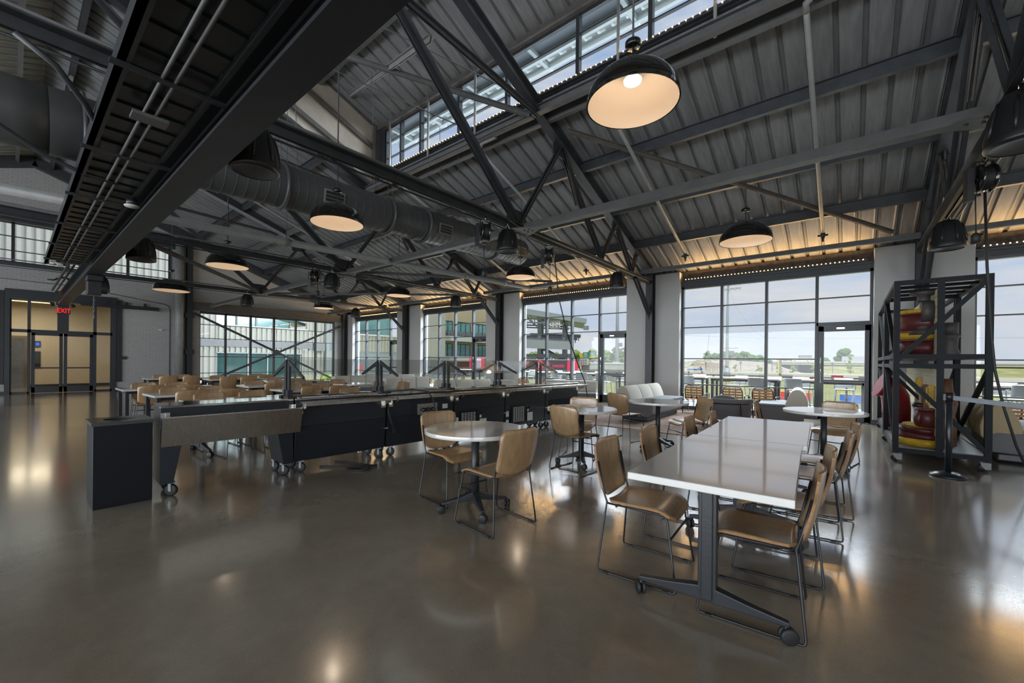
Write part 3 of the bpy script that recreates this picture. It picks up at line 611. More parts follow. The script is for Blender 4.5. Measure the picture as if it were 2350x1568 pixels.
# ================================================================ roof trusses, bracing, services
ZB = 3.72
def bolts(b, pts, axis, r=0.016, h=0.014):
    for p in pts: b.lathe([(0, h), (r, h), (r, 0)], p, 6, axis, False)
def truss(x, label):
    t = thing('roof_truss', label, 'truss', (x, 12.1, 0))
    o = lambda y, z, dx=0: (dx, y - 12.1, z)
    MB().dang(o(-11.0, ZB), o(12.0, ZB), 0.20, 0.10, 0.03).build('bottom_chord', 'dark_steel', t)
    MB().ibeam(o(0.5, zchord(0.51)), o(12.05, zchord(12.05)), 0.17, 0.24).build('top_chord', 'dark_steel', t)
    MB().ibeam(o(0.5, zchord(0.51)), o(-11.05, zchord(-11.05)), 0.17, 0.24).build('top_chord', 'warm_steel', t)
    webs = [((0.6, 8.15), (5.7, 3.80), 0.15, 0.11), ((5.8, 3.8), (7.15, 5.75), 0.12, 0.07), ((7.05, 5.80), (8.95, 3.8), 0.12, 0.08), ((8.98, 3.8), (9.72, 4.82), 0.10, 0.06),
            ((9.68, 4.84), (10.72, 3.8), 0.11, 0.08), ((10.75, 3.8), (11.05, 4.34), 0.10, 0.06), ((2.95, 6.15), (6.35, 6.02), 0.11, 0.07), ((7.2, 5.7), (7.8, 4.75), 0.05, 0.05)]
    full = [(a, b, w, h) for a, b, w, h in webs] + [((1 - a[0], a[1]), (1 - b[0], b[1]), w, h) for a, b, w, h in webs[:6]]
    for a, b, w, h in full: MB().dang(o(*a), o(*b), w, h, 0.03).build('web_member', 'dark_steel' if w > 0.105 else 'warm_steel', t)
    for (y, z, sy, sz) in ((5.75, 3.86, 0.62, 0.34), (7.1, 5.70, 0.5, 0.34), (8.97, 3.80, 0.34, 0.2), (9.7, 4.80, 0.36, 0.26), (-4.75, 3.86, 0.62, 0.34), (0.5, 8.15, 0.8, 0.4)):
        b = MB().prism([o(y - sy / 2, z - sz * 0.5, -0.011), o(y + sy / 2, z - sz * 0.5, -0.011), o(y + sy / 2, z, -0.011), o(y + sy * 0.2, z + sz * 0.55, -0.011), o(y - sy * 0.3, z + sz * 0.55, -0.011), o(y - sy / 2, z, -0.011)], (0.022, 0, 0))
        b.build('gusset_plate', 'dark_steel', t)
    # flat node plate that takes the lengthwise struts, with its bolts
    b = MB(); zc = ZB - 0.06
    b.prism([o(5.50, zc, -0.10), o(5.50, zc, 0.10), o(5.66, zc, 0.42), o(5.84, zc, 0.42), o(6.0, zc, 0.10), o(6.0, zc, -0.10), o(5.84, zc, -0.42), o(5.66, zc, -0.42)], (0, 0, -0.014))
    np_ = b.build('node_plate', 'grey_steel', t); b = MB()
    bolts(b, [o(5.6, zc - 0.014, 0.06), o(5.6, zc - 0.014, -0.06), o(5.9, zc - 0.014, 0.06), o(5.9, zc - 0.014, -0.06), o(5.7, zc - 0.014, 0.2), o(5.8, zc - 0.014, 0.2), o(5.7, zc - 0.014, 0.3), o(5.8, zc - 0.014, 0.3), o(5.7, zc - 0.014, -0.2), o(5.8, zc - 0.014, -0.2), o(5.75, zc - 0.014, -0.32)], (0, 0, -1))
    b.build('bolt', 'black_steel', np_)
    MB().dang(o(10.85, ZB + 0.05), o(12.02, 2.75), 0.13, 0.09, 0.03).build('knee_brace', 'dark_steel', t)
    MB().prism([o(12.02, 2.6, -0.01), o(12.02, 3.0, -0.01), o(11.85, 3.0, -0.01)], (0.02, 0, 0)).build('gusset_plate', 'dark_steel', t)
    # conduits strapped along the chord
    MB().tube([o(-6, ZB + 0.1, 0.05), o(5.2, ZB + 0.1, 0.05), o(5.6, ZB - 0.02, 0.13), o(11.6, ZB - 0.03, 0.13)], 0.016).build('conduit', 'grey_steel', t)
    MB().tube([o(-6, ZB - 0.08, -0.04), o(4.4, ZB - 0.08, -0.04), o(4.6, ZB - 0.09, 0.0), o(11.4, ZB - 0.09, 0.0)], 0.012).build('conduit', 'black_steel', t)
truss(TX[1], 'dark steel roof truss on the column between the stand window and the patio door window')
truss(TX[2], 'dark steel roof truss just behind the end of the round duct')
truss(TX[3], 'dark steel roof truss closest to the brick end wall')
truss(TX[0], 'dark steel roof truss directly above the wheeled display rack')

def member(name, p, q, w, h, label, cat, m='grey_steel', kind='ang', group=None):
    p, q = Vector(p), Vector(q); t = thing(name, label, cat, p, 0, group)
    b = MB()
    if kind == 'ang': b.dang((0, 0, 0), q - p, w, h, 0.02)
    elif kind == 'tube': b.tube([(0, 0, 0), q - p], w, 10)
    else: b.beam((0, 0, 0), q - p, w, h)
    b.build('bar', m, t); return t
yn = 5.75; zn = ZB - 0.02
G = 'lengthwise struts between the trusses'
member('roof_strut', (TX[1] + 0.2, yn, zn), (TX[0] - 0.2, yn, zn), 0.14, 0.11, 'grey steel strut running from the central truss node toward the display rack truss', 'strut', 'grey_steel', 'box', G)
member('roof_strut', (TX[2] + 0.2, yn, zn), (TX[1] - 0.2, yn, zn), 0.14, 0.11, 'grey steel strut crossing in front of the round duct', 'strut', 'grey_steel', 'box', G)
member('roof_strut', (TX[3] + 0.2, yn, zn), (TX[2] - 0.2, yn, zn), 0.14, 0.11, 'grey steel strut between the two trusses farthest from the rack', 'strut', 'grey_steel', 'box', G)
member('roof_strut', (XE, yn, zn), (TX[3] - 0.2, yn, zn), 0.14, 0.11, 'grey steel strut meeting the brick end wall beside its column', 'strut', 'grey_steel', 'box', G)
member('roof_strut', (TX[0] + 0.2, yn, zn), (XB, yn, zn), 0.14, 0.11, 'grey steel strut leaving the picture past the display rack truss', 'strut', 'grey_steel', 'box', G)
ye, ze = 11.12, 3.86
G = 'eaves struts along the window wall'
for a, b, l in ((0, 1, 'grey eaves strut crossing above the patio door beside the rack'), (1, 2, 'grey eaves strut under the warm lit deck above the stand window'), (2, 3, 'grey eaves strut above the window facing the cream facade'), (3, 4, 'short looking grey eaves strut nearest the far corner')):
    member('eaves_strut', (TX[a] - 0.12, ye, ze), (TX[b] + 0.12, ye, ze), 0.09, 0.10, l, 'strut', 'grey_steel', 'box', G)
member('eaves_strut', (TX[0] + 0.12, ye, ze), (XB, ye, ze), 0.09, 0.10, 'grey eaves strut right of the display rack truss', 'strut', 'grey_steel', 'box', G)
G = 'diagonal roof braces'
member('roof_brace', (TX[1] + 0.35, 6.85, 5.83), (TX[0] - 0.5, 11.6, 4.10), 0.09, 0.07, 'brown grey diagonal brace sloping down behind the big foreground pendant', 'brace', 'warm_steel', 'ang', G)
member('roof_brace', (TX[2] + 0.3, 6.3, 6.05), (TX[1] - 0.1, 6.3, 6.05), 0.12, 0.10, 'grey beam running under the clerestory sill', 'beam', 'grey_steel', 'box', G)
member('roof_brace', (TX[2] + 0.3, yn - 0.1, 8.3), (TX[1] - 0.1, 2.7, 4.9) if False else (TX[1], 3.75, 5.9), 0.10, 0.08, 'long pale diagonal brace below the clerestory glass', 'brace', 'pipe_grey', 'ang', G)
member('roof_brace', (TX[2] + 0.2, 0.9, 8.1), (TX[1] - 0.1, 6.2, 6.0), 0.09, 0.08, 'pale brace crossing the clerestory toward the top chord', 'brace', 'grey_steel', 'ang', G)
member('roof_brace', (TX[2], 6.6, 5.9), (TX[1] - 0.1, yn, zn + 0.15), 0.09, 0.08, 'thin sway brace rising from the strut node behind the round duct', 'brace', 'warm_steel', 'ang', G)
member('roof_brace', (TX[3] + 0.1, 0.6, 8.0), (TX[2], yn, zn + 0.1), 0.10, 0.08, 'grey sway brace falling to the node beside the cable reel', 'brace', 'grey_steel', 'ang', G)
member('roof_brace', (TX[2] + 0.1, yn, zn + 0.02), (TX[1] - 0.4, 11.5, ze + 0.1) if False else (TX[2] + 3.2, 11.0, ze + 0.05), 0.08, 0.07, 'flat grey brace from strut node to the eaves above the stand window', 'brace', 'grey_steel', 'ang', G)
member('roof_brace', (TX[3] + 0.1, yn - 0.05, zn), (TX[2] - 0.3, 11.4, ze), 0.10, 0.07, 'flat grey brace running to the pier of the facade window', 'brace', 'grey_steel', 'ang', G)
member('roof_brace', (TX[2] - 0.1, 1.4, zn), (TX[3] + 0.2, yn, zn), 0.10, 0.08, 'flat brown grey brace passing in front of the small far pendant', 'brace', 'warm_steel', 'ang', G)
for i, (x, y) in enumerate(((-9.6, 6.42), (-8.0, 6.42), (-6.4, 6.42), (-3.05, 6.42), (-1.55, 6.42))):
    member('sash_post', (x, y, 6.05), (x + 0.0, y, 7.75), 0.026, 0.05, ('first', 'second', 'third', 'fourth', 'fifth')[i] + ' slim post standing inside the clerestory counted from its gable end', 'post', 'pipe_grey', 'tube', 'slim posts inside the clerestory')
G = 'tension rods in the roof monitor'
member('tension_rod', (XM + 0.1, 1.5, 8.3), (-6.6, 6.2, 6.45), 0.012, 0.02, 'thin tie rod slanting across the left end of the clerestory', 'rod', 'grey_steel', 'tube', G)
member('tension_rod', (-9.0, 0.9, 8.6), (-5.0, 6.2, 6.5), 0.012, 0.02, 'thin tie rod slanting across the middle of the clerestory', 'rod', 'grey_steel', 'tube', G)

# sprinkler branch pipes hung under the deck
def zp(y): return 3.86 + SL * (12 - y)
for x, y0, l in ((-3.34, 6.5, 'grey sprinkler pipe sloping down right of the central truss'), (-0.48, 6.5, 'grey sprinkler pipe with an elbow near the clerestory right of the big pendant'), (-9.1, 6.5, 'grey sprinkler pipe sloping down behind the round duct'), (-6.25, 6.5, 'grey sprinkler pipe sloping down left of the central truss'), (-15.0, 1.0, 'grey sprinkler pipe nearest the brick end wall')):
    t = thing('sprinkler_pipe', l, 'pipe', (x, y0, zp(y0)), 0, 'sprinkler branch pipes')
    ye2 = 11.1
    b = MB().tube([(0, 0, 0), (0, ye2 - y0, zp(ye2) - zp(y0))], 0.036, 10)
    b.build('pipe', 'pipe_grey', t)
    MB().tube([(0, 0, 0), (0, -0.08, 0.06), (0.12, -0.12, 0.12), (0.5, -0.12, 0.12)], 0.042, 10).build('elbow', 'pipe_grey', t)
    e = MB().tube([(0, ye2 - y0, zp(ye2) - zp(y0)), (0, ye2 - y0 + 0.03, zp(ye2) - zp(y0) - 0.12)], 0.04, 8).tube([(-0.09, ye2 - y0 + 0.02, zp(ye2) - zp(y0) - 0.06), (0.09, ye2 - y0 + 0.02, zp(ye2) - zp(y0) - 0.06)], 0.022, 8).tube([(0, ye2 - y0 + 0.03, zp(ye2) - zp(y0) - 0.12), (0, ye2 - y0 + 0.03, zp(ye2) - zp(y0) - 0.2)], 0.02, 8)
    e.build('sprinkler_head', 'black_steel', t)
# pale drain pipe
t = thing('drain_pipe', 'long pale drain pipe crossing the hall above the far tables', 'pipe', (-8.4, 11.2, 3.82))
pe = (-0.05, -14.0, -0.40)
MB().tube([(0.9, 0.05, 0.02), (0.15, 0.05, 0.02), (0, -0.1, 0.0), pe], 0.068, 14).build('pipe', 'pipe_grey', t)
for k in (0.10, 0.22, 0.40, 0.56, 0.70):
    p = Vector(pe) * k; MB().tube([p + Vector((0, -0.05, 0)), p + Vector((0, 0.05, 0))], 0.084, 14).build('coupling', 'pipe_grey', t)
    MB().tube([p + Vector((0, 0, 0.08)), p + Vector((0, 0, 1.1 + 3.3 * k))], 0.006, 6).build('hanger_rod', 'grey_steel', t)

# round duct
t = thing('air_duct', 'large dark round spiral air duct crossing the hall', 'duct', (-7.3, 9.15, 4.43)); t.rotation_euler = (R(2.06), 0, 0)
r0 = 0.345
b = MB().lathe([(r0, 0), (r0, 8.4)], (0, 0, 0), 48, (0, -1, 0)).lathe([(0, 0.01), (r0, 0.01)], (0, 0, 0), 48, (0, -1, 0), False)
y = -0.1
while y > -8.3: b.lathe([(r0, -0.006), (r0 + 0.007, 0), (r0, 0.006)], (0, y, 0), 48, (0, 1, 0)); y -= 0.145
b.build('spiral_duct', 'duct_paint', t)
for yy in (-1.2, -3.45, -4.35, -6.35): MB().lathe([(r0, -0.025), (r0 + 0.045, -0.02), (r0 + 0.045, 0.02), (r0, 0.025)], (0, yy, 0), 40, (0, 1, 0)).build('flange_ring', 'duct_paint', t)
# smooth larger section and elbow toward the left
MB().lathe([(r0, 0), (r0 + 0.035, 0.03), (r0 + 0.035, 0.55)], (0, -8.35, 0), 48, (0, -1, 0)).tube([(0, -8.85, 0), (0, -9.15, 0.0), (-0.12, -11.5, 0.0)], 0.375, 48).build('large_section', 'duct_paint', t)
MB().lathe([(0.39, -0.02), (0.44, -0.015), (0.44, 0.015), (0.39, 0.02)], (0, -8.62, 0), 40, (0, 1, 0)).build('flange_ring', 'duct_paint', t)
for yy in (-0.35, -3.05, -5.6):
    a = R(-12); p = Vector((math.cos(a), 0, math.sin(a))) * (r0 + 0.012)
    vb = MB().box((0, 0, 0), (0.03, 0.36, 0.22)); o = vb.build('supply_register', 'pipe_grey', t); o.location = p + Vector((0, yy, 0)); o.rotation_euler = (0, -a, 0)
    vb = MB()
    for k in range(-1, 2):
        vb.box((0.012, 0, k * 0.06), (0.014, 0.32, 0.05))
    vb.build('louvre', 'black_steel', o)
for yy in (-0.8, -2.6, -4.4, -6.2, -7.9):
    for s in (-1, 1): MB().tube([(s * r0 * 0.9, yy, 0.12), (s * r0 * 0.9, yy, 2.0 + 0.37 * (-yy - 0.0) * 0.6)], 0.006, 6).build('hanger_rod', 'grey_steel', t)

# crane rail beam
t = thing('crane_beam', 'massive dark crane rail beam running lengthwise to the entrance doors', 'beam', (-20.9, 1.13, 3.14))
MB().ibeam((0, 0, 0.17), (24.5, 0, 0.17), 0.25, 0.34, 0.03).build('rail_beam', 'black_steel', t)
MB().bx(-0.1, -0.2, 0.30, 0.0, 0.16, 0.44).build('end_stop', 'black_steel', t)
for k in range(7):
    x = 4.0 + k * 2.9
    MB().tube([(x, -0.12, 0.36), (x, -0.2, 0.40), (x, -0.32, 0.36), (x, -0.40, 0.30), (x + 0.02, -0.52, 0.30)], 0.022, 8).build('clamp_arm', 'black_steel', t)
    MB().bx(x - 0.07, -0.14, 0.33, x + 0.07, 0.1, 0.38).build('clamp_plate', 'black_steel', t)
MB().tube([(1.0, -0.30, 0.34), (24, -0.30, 0.34)], 0.028, 8).build('bus_bar', 'black_steel', t)
MB().tube([(0.6, -0.2, 0.36), (9, -0.2, 0.36)], 0.018, 8).tube([(0.6, -0.17, 0.40), (9, -0.17, 0.40)], 0.012, 8).build('bus_bar', 'dark_steel', t)
ho = thing('chain_hoist', 'black chain hoist hanging under the crane rail beam', 'hoist', (-13.0, 1.16, 3.12))
MB().bx(-0.25, -0.12, -0.10, 0.25, 0.12, 0.0).build('trolley', 'black_steel', ho)
MB().cyl((-0.02, 0.0, -0.24), 0.12, 0.22, 18, (0, 1, 0)).bx(-0.14, -0.12, -0.40, 0.10, 0.12, -0.10).build('body', 'black_steel', ho, bevel=0.02)
b = MB()
for k in range(7):
    z = -0.46 - k * 0.05; a = k % 2
    b.tube([(0.012 * math.cos(q) * (1 - a), 0.012 * math.cos(q) * a, z + 0.032 * math.sin(q)) for q in [2 * math.pi * i / 10 for i in range(10)]], 0.007, 6, True)
b.build('chain', 'grey_steel', ho)
MB().tube([(0, 0, -0.80), (0.02, 0, -0.84), (0.05, 0, -0.88), (0.02, 0, -0.93), (-0.03, 0, -0.92)], 0.014, 8).build('hook', 'grey_steel', ho)

# ribbed dark overhead door track panel
t = thing('overhead_panel', 'wide black ribbed overhead panel hung beside the crane beam', 'overhead panel', (-13.0, 0.69, 3.30))
b = MB(); x = 0.0
while x < 17:
    b.bx(x, -0.22, 0.03, x + 0.19, 0.24, 0.07).bx(x + 0.19, -0.22, 0.045, x + 0.30, 0.24, 0.085); x += 0.30
b.build('ribbed_panel', 'cabinet_black', t)
MB().bx(0, -0.265, -0.02, 17, -0.225, 0.11).bx(0, -0.265, -0.02, 17, -0.20, 0.0).build('side_rail', 'black_steel', t)
MB().bx(0, 0.24, -0.01, 17, 0.27, 0.11).build('side_rail', 'black_steel', t)
for s in (-0.035, 0.035): MB().tube([(0.1, s, -0.02), (17, s, -0.02)], 0.013, 8).build('conduit', 'grey_steel', t)
for k in range(9):
    x = 0.8 + k * 1.7; MB().bx(x - 0.02, -0.30, -0.045, x + 0.02, 0.34, -0.02).build('cross_strut', 'black_steel', t)
MB().bx(8.6, -0.11, -0.07, 8.74, 0.11, -0.045).build('splice_plate', 'grey_steel', t)
for x, y, l in ((0.15, -0.05, 'a'), (0.6, -0.17, 'b')): MB().bx(x - 0.1, y - 0.04, -0.05, x + 0.1, y + 0.04, -0.01).build('junction_plate', 'plastic_white', t)
sd = thing('ceiling_detector', 'small white round detector hanging beside the crane beam', 'detector', (-6.82, 0.93, 3.19))
MB().lathe([(0, 0), (0.07, 0.0), (0.075, 0.012), (0.06, 0.02), (0, 0.02)], (0, 0, 0), 20).build('face', 'plastic_white', sd); MB().cyl((0, 0, 0.02), 0.055, 0.07).build('body', 'black_steel', sd)
# flexible conduits rising from the panel at the left
tag(MB().tube([(-4.55, 0.0, 3.62), (-4.6, 0.2, 3.52), (-4.75, 0.36, 3.38), (-5.0, 0.46, 3.32), (-5.4, 0.5, 3.31)], 0.022, 8).build('flexible_conduit', 'dark_steel'), 'bent dark conduit dropping from the truss chord to the overhead panel', 'conduit')
tag(MB().tube([(-5.9, -0.6, 3.74), (-6.1, -0.1, 3.5), (-6.25, 0.2, 3.36), (-6.3, 0.45, 3.30), (-6.3, 0.75, 3.27)], 0.022, 8).build('flexible_conduit', 'dark_steel'), 'slanting dark conduit in front of the left end of the duct', 'conduit')

# LED strips
def led(x0, x1, y, z, label, dx=0.085, s=0.012, power=55):
    t = thing('led_strip', label, 'light strip', (x0, y, z), 0, 'warm strip lights along the windows')
    MB().bx(0, 0.0, -0.03, x1 - x0, 0.05, 0.02).build('channel', 'dark_steel', t)
    b = MB(); x = 0.04
    while x < x1 - x0 - 0.02: b.ball((x, -0.006, 0.012), s, 6); x += dx
    b.build('diode', 'led_warm', t)['kind'] = 'stuff'
    d = bpy.data.lights.new('led_glow', 'AREA'); d.shape = 'RECTANGLE'; d.size = x1 - x0; d.size_y = 0.04; d.energy = power; d.color = (1, 0.60, 0.24)
    o = bpy.data.objects.new('led_glow', d); COL.objects.link(o); o.location = ((x0 + x1) / 2, y - 0.02, z + 0.03)
    o.rotation_euler = Vector((0, -0.62, 0.78)).to_track_quat('-Z', 'X').to_euler(); o.parent = None
    o.rotation_euler = (R(-142), 0, 0)
    return t
led(-3.74, 0.30, 12.40, 3.75, 'warm strip light above the patio door window beside the rack')
led(-9.66, -5.55, 12.40, 3.75, 'warm strip light above the window showing the stand')
led(-15.64, -11.6, 12.40, 3.75, 'warm strip light above the window facing the cream facade')
led(-21.76, -17.7, 12.40, 3.75, 'warm strip light above the window nearest the far corner')
led(2.02, 6.4, 12.40, 3.75, 'warm strip light at the right edge above the rack window')
led(XM + 0.5, 6.0, YC - 0.12, Z0 - 0.03, 'long warm strip light along the clerestory sill', 0.10, 0.011, 10)

# pendants
def make_pendant():
    t = bpy.data.objects.new('pendant_lamp', None); COL.objects.link(t)
    r = 0.40; prof = []
    for k in range(13):
        a = R(90) * k / 12; prof.append((r * math.cos(a) ** 0.85 if k < 12 else 0.02, 0.31 * math.sin(a)))
    MB().lathe([(r - 0.004, -0.004), (r + 0.002, 0)] + prof, (0, 0, 0), 40).build('shade', 'gloss_black', t)
    MB().lathe([(max(0.01, a - 0.012), b - 0.010 if b > 0.02 else b) for a, b in prof], (0, 0, 0), 40).build('liner', 'shade_liner', t)
    MB().lathe([(0, 0), (0.075, 0), (0.08, 0.02), (0.05, 0.05)], (0, 0, 0.19), 20).build('bulb', 'bulb', t)
    MB().tube([(0, 0, 0.30), (0, 0, 0.52)], 0.006, 8).build('cord', 'black_steel', t)
    MB().lathe([(0, 0), (0.062, 0), (0.068, 0.012), (0.068, 0.045), (0.05, 0.06), (0, 0.06)], (0, 0, 0.50), 20).build('driver_box', 'gloss_black', t)
    return t
PN = [((-1.42, 3.27), 3.50, 'largest black dome pendant, nearest, high in front of the clerestory', 0.94), ((-6.32, 3.28), 3.50, 'black dome pendant in front of the round duct', 1.0), ((-11.34, 3.22), 3.50, 'black dome pendant hanging left of the far truss node', 1.08), ((-17.1, 3.30), 3.52, 'black dome pendant in front of the end wall column', 1.22),
      ((-6.57, 8.31), 3.50, 'black dome pendant at the open end of the round duct', 0.95), ((-11.74, 8.25), 3.50, 'black dome pendant above the far white benches', 1.0), ((-1.45, 8.22), 3.50, 'black dome pendant in front of the patio door window', 1.05), ((-17.46, 8.49), 3.52, 'smallest black dome pendant, near the far corner window', 1.0)]
for (x, y), z, l, sc in PN:
    o = place('pendant', make_pendant, (x, y, z), 0, l, 'pendant lamp', 'dome pendants', (sc, sc, sc))
    top = (zdeck(y) if (y > YC or x < XM) else ZU + SL * (YC - abs(y - 0.5) - 0.5)) - z
    MB().tube([(0, 0, 0.55), (0, 0, top / sc - 0.05)], 0.010, 8).build('stem', 'grey_steel', o)
    d = bpy.data.lights.new('pendant_bulb', 'POINT'); d.energy = 3.4; d.color = (1, 0.80, 0.60); d.shadow_soft_size = 0.06
    q = bpy.data.objects.new('pendant_bulb', d); COL.objects.link(q); q.location = (x, y, z + 0.14 * sc)

# bell speakers
def make_speaker():
    t = bpy.data.objects.new('pendant_speaker', None); COL.objects.link(t)
    MB().lathe([(0.175, -0.008), (0.20, 0.0), (0.205, 0.02), (0.198, 0.06), (0.185, 0.16), (0.165, 0.26), (0.14, 0.34), (0.11, 0.385), (0.07, 0.40), (0, 0.405)], (0, 0, 0), 36).build('housing', 'speaker_black', t)
    MB().lathe([(0, 0.045), (0.06, 0.042), (0.13, 0.022), (0.182, 0.0)], (0, 0, 0), 30).build('grille', 'speaker_grille', t)
    b = MB()
    for k in range(8):
        a = 2 * math.pi * k / 8
        b.tube([((r_ + 0.002) * math.cos(a), (r_ + 0.002) * math.sin(a), z) for r_, z in ((0.197, 0.07), (0.186, 0.16), (0.166, 0.26), (0.146, 0.33))], [0.008, 0.014, 0.014, 0.008], 8)
    b.build('rib', 'speaker_black', t)
    MB().tube([(0.03, 0, 0.40), (0.03, 0, 0.47), (-0.03, 0, 0.47), (-0.03, 0, 0.40)], 0.005, 6).tube([(0, 0, 0.47), (0, 0, 0.53)], 0.006, 6).build('hanger', 'chrome', t)
    return t
SP = [(-4.5, 1.50, 3.17, 1.06, 'bell speaker closest to the crane beam, on the central truss'), (-4.5, 5.32, 3.20, 0.92, 'bell speaker under the node of the central truss'), (-4.5, 9.58, 3.20, 0.97, 'bell speaker in front of the pier beside the stand window'), (1.17, 9.40, 3.20, 1.1, 'bell speaker above the display rack'), (1.10, 5.36, 3.20, 1.12, 'bell speaker cut by the right picture edge'),
      (-10.5, 1.57, 3.20, 1.1, 'bell speaker in front of the high strip window'), (-16.55, 5.30, 3.20, 1.02, 'bell speaker in front of the brick above the X braced window'), (-10.5, 5.32, 3.20, 0.98, 'bell speaker beside the far cable reel'), (-10.55, 9.75, 3.20, 0.98, 'bell speaker in front of the facade window strip light'), (-16.8, 9.60, 3.20, 1.0, 'smallest bell speaker, left of the corner window strip light'), (-16.45, 1.55, 3.20, 1.18, 'bell speaker behind the chain hoist')]
for x, y, z, sc, l in SP: place('speaker', make_speaker, (x, y, z), 0.4, l, 'speaker', 'bell speakers under the trusses', (sc, sc, sc))

# cable reels
def make_reel():
    t = bpy.data.objects.new('cable_reel', None); COL.objects.link(t)
    MB().lathe([(0.05, -0.07), (0.15, -0.07), (0.16, -0.05), (0.11, -0.045), (0.11, 0.045), (0.16, 0.05), (0.15, 0.07), (0.05, 0.07)], (0, 0, -0.17), 26, (1, 0, 0)).build('drum', 'gloss_black', t)
    b = MB()
    for k in range(5): b.lathe([(0.118, -0.012), (0.13, 0), (0.118, 0.012)], (-0.034 + 0.017 * k, 0, -0.17), 24, (1, 0, 0))
    b.build('wound_cable', 'rubber', t)
    MB().bx(-0.09, -0.03, -0.18, -0.075, 0.03, 0.02).bx(0.075, -0.03, -0.18, 0.09, 0.03, 0.02).bx(-0.09, -0.03, 0.01, 0.09, 0.03, 0.025).build('bracket', 'black_steel', t)
    MB().tube([(0, 0, 0.02), (0, 0, 0.08)], 0.012, 8).build('hook', 'chrome', t)
    MB().bx(-0.03, 0.10, -0.33, 0.03, 0.19, -0.30).build('guide', 'black_steel', t)
    return t
r1 = place('reel', make_reel, (-4.58, 4.86, 3.60), 0.9, 'black cable reel hung left of the central truss node', 'cable reel', 'cable reels')
MB().tube([(0, 0.14, -0.3), (0.01, 0.14, -0.75)], 0.006, 6).lathe([(0.0, -0.12), (0.045, -0.12), (0.045, -0.03), (0.02, 0.0)], (0.01, 0.14, -0.75), 12).build('drop_cord', 'rubber', r1)
MB().bx(-0.16, -0.05, -0.42, -0.10, 0.03, -0.05).build('ballast_box', 'black_steel', r1)
r2 = place('reel', make_reel, (-4.60, 6.72, 3.60), 0.5, 'black cable reel with a yellow tag right of the central truss node', 'cable reel', 'cable reels')
MB().bx(0.09, -0.03, -0.30, 0.095, 0.03, -0.16).build('tag', 'tag_yellow', r2)
r3 = place('reel', make_reel, (1.16, 7.05, 3.66), 0.3, 'black cable reel hung on the truss above the retractable barrier', 'cable reel', 'cable reels')
r4 = place('reel', make_reel, (-10.6, 4.93, 3.62), 0.7, 'black cable reel on the truss left of the pale drain pipe', 'cable reel', 'cable reels')
MB().tube([(0, 0.14, -0.3), (0, 0.14, -0.5)], 0.006, 6).lathe([(0.0, -0.12), (0.05, -0.12), (0.05, -0.02), (0.02, 0.0)], (0, 0.14, -0.5), 12).build('drop_cord', 'rubber', r4)
tag(MB().tube([(-4.5, 6.78, 3.3), (-4.48, 6.9, 2.6), (-4.46, 7.2, 1.9), (-4.5, 7.7, 1.3), (-4.55, 8.1, 0.9), (-4.62, 8.35, 0.55), (-4.7, 8.45, 0.05)], 0.011, 8).build('drop_cable', 'rubber'), 'thin black cable hanging in front of the stand window to the counter end', 'cable')
tag(MB().tube([(1.18, 7.10, 3.35), (1.20, 7.08, 2.5), (1.24, 7.08, 1.7), (1.27, 7.08, 1.3), (1.34, 7.10, 0.9), (1.45, 7.15, 0.45), (1.58, 7.3, 0.12), (1.72, 7.5, 0.012), (2.1, 7.7, 0.012)], 0.013, 8).build('drop_cable', 'rubber'), 'black cable hanging in front of the rack down to the floor at right', 'cable')
# ================================================================ furniture
def shell(b, fn, nu, nv, th):
    # closed thin shell: fn(u,v)->(point, normal)
    vs = []
    for s in (0.5, -0.5):
        for j in range(nv + 1):
            for i in range(nu + 1):
                p, n = fn(i / nu, j / nv); vs.append(Vector(p) + Vector(n).normalized() * (th * s))
    W = nu + 1; M = W * (nv + 1); fs = []; ed = []
    for j in range(nv):
        for i in range(nu):
            a = j * W + i; fs.append((a, a + 1, a + W + 1, a + W)); fs.append((M + a, M + a + W, M + a + W + 1, M + a + 1))
    b.cur = 0; o = len(b.v); b.add(vs, fs, True)
    loop = [i for i in range(W)] + [j * W + nu for j in range(1, nv + 1)] + [nv * W + i for i in range(nu - 1, -1, -1)] + [j * W for j in range(nv - 1, 0, -1)]
    b.cur = 1
    for k in range(len(loop)):
        p, q = loop[k], loop[(k + 1) % len(loop)]
        b.f.append((o + p, o + q, o + M + q, o + M + p)); b.sm.append(False); b.mi.append(1)
    b.cur = 0
def rr(v, r, H):      # inset of the side edge near top/bottom corners
    d = min(v * H, (1 - v) * H)
    return 0 if d >= r else r - math.sqrt(max(0, r * r - (r - d) ** 2))
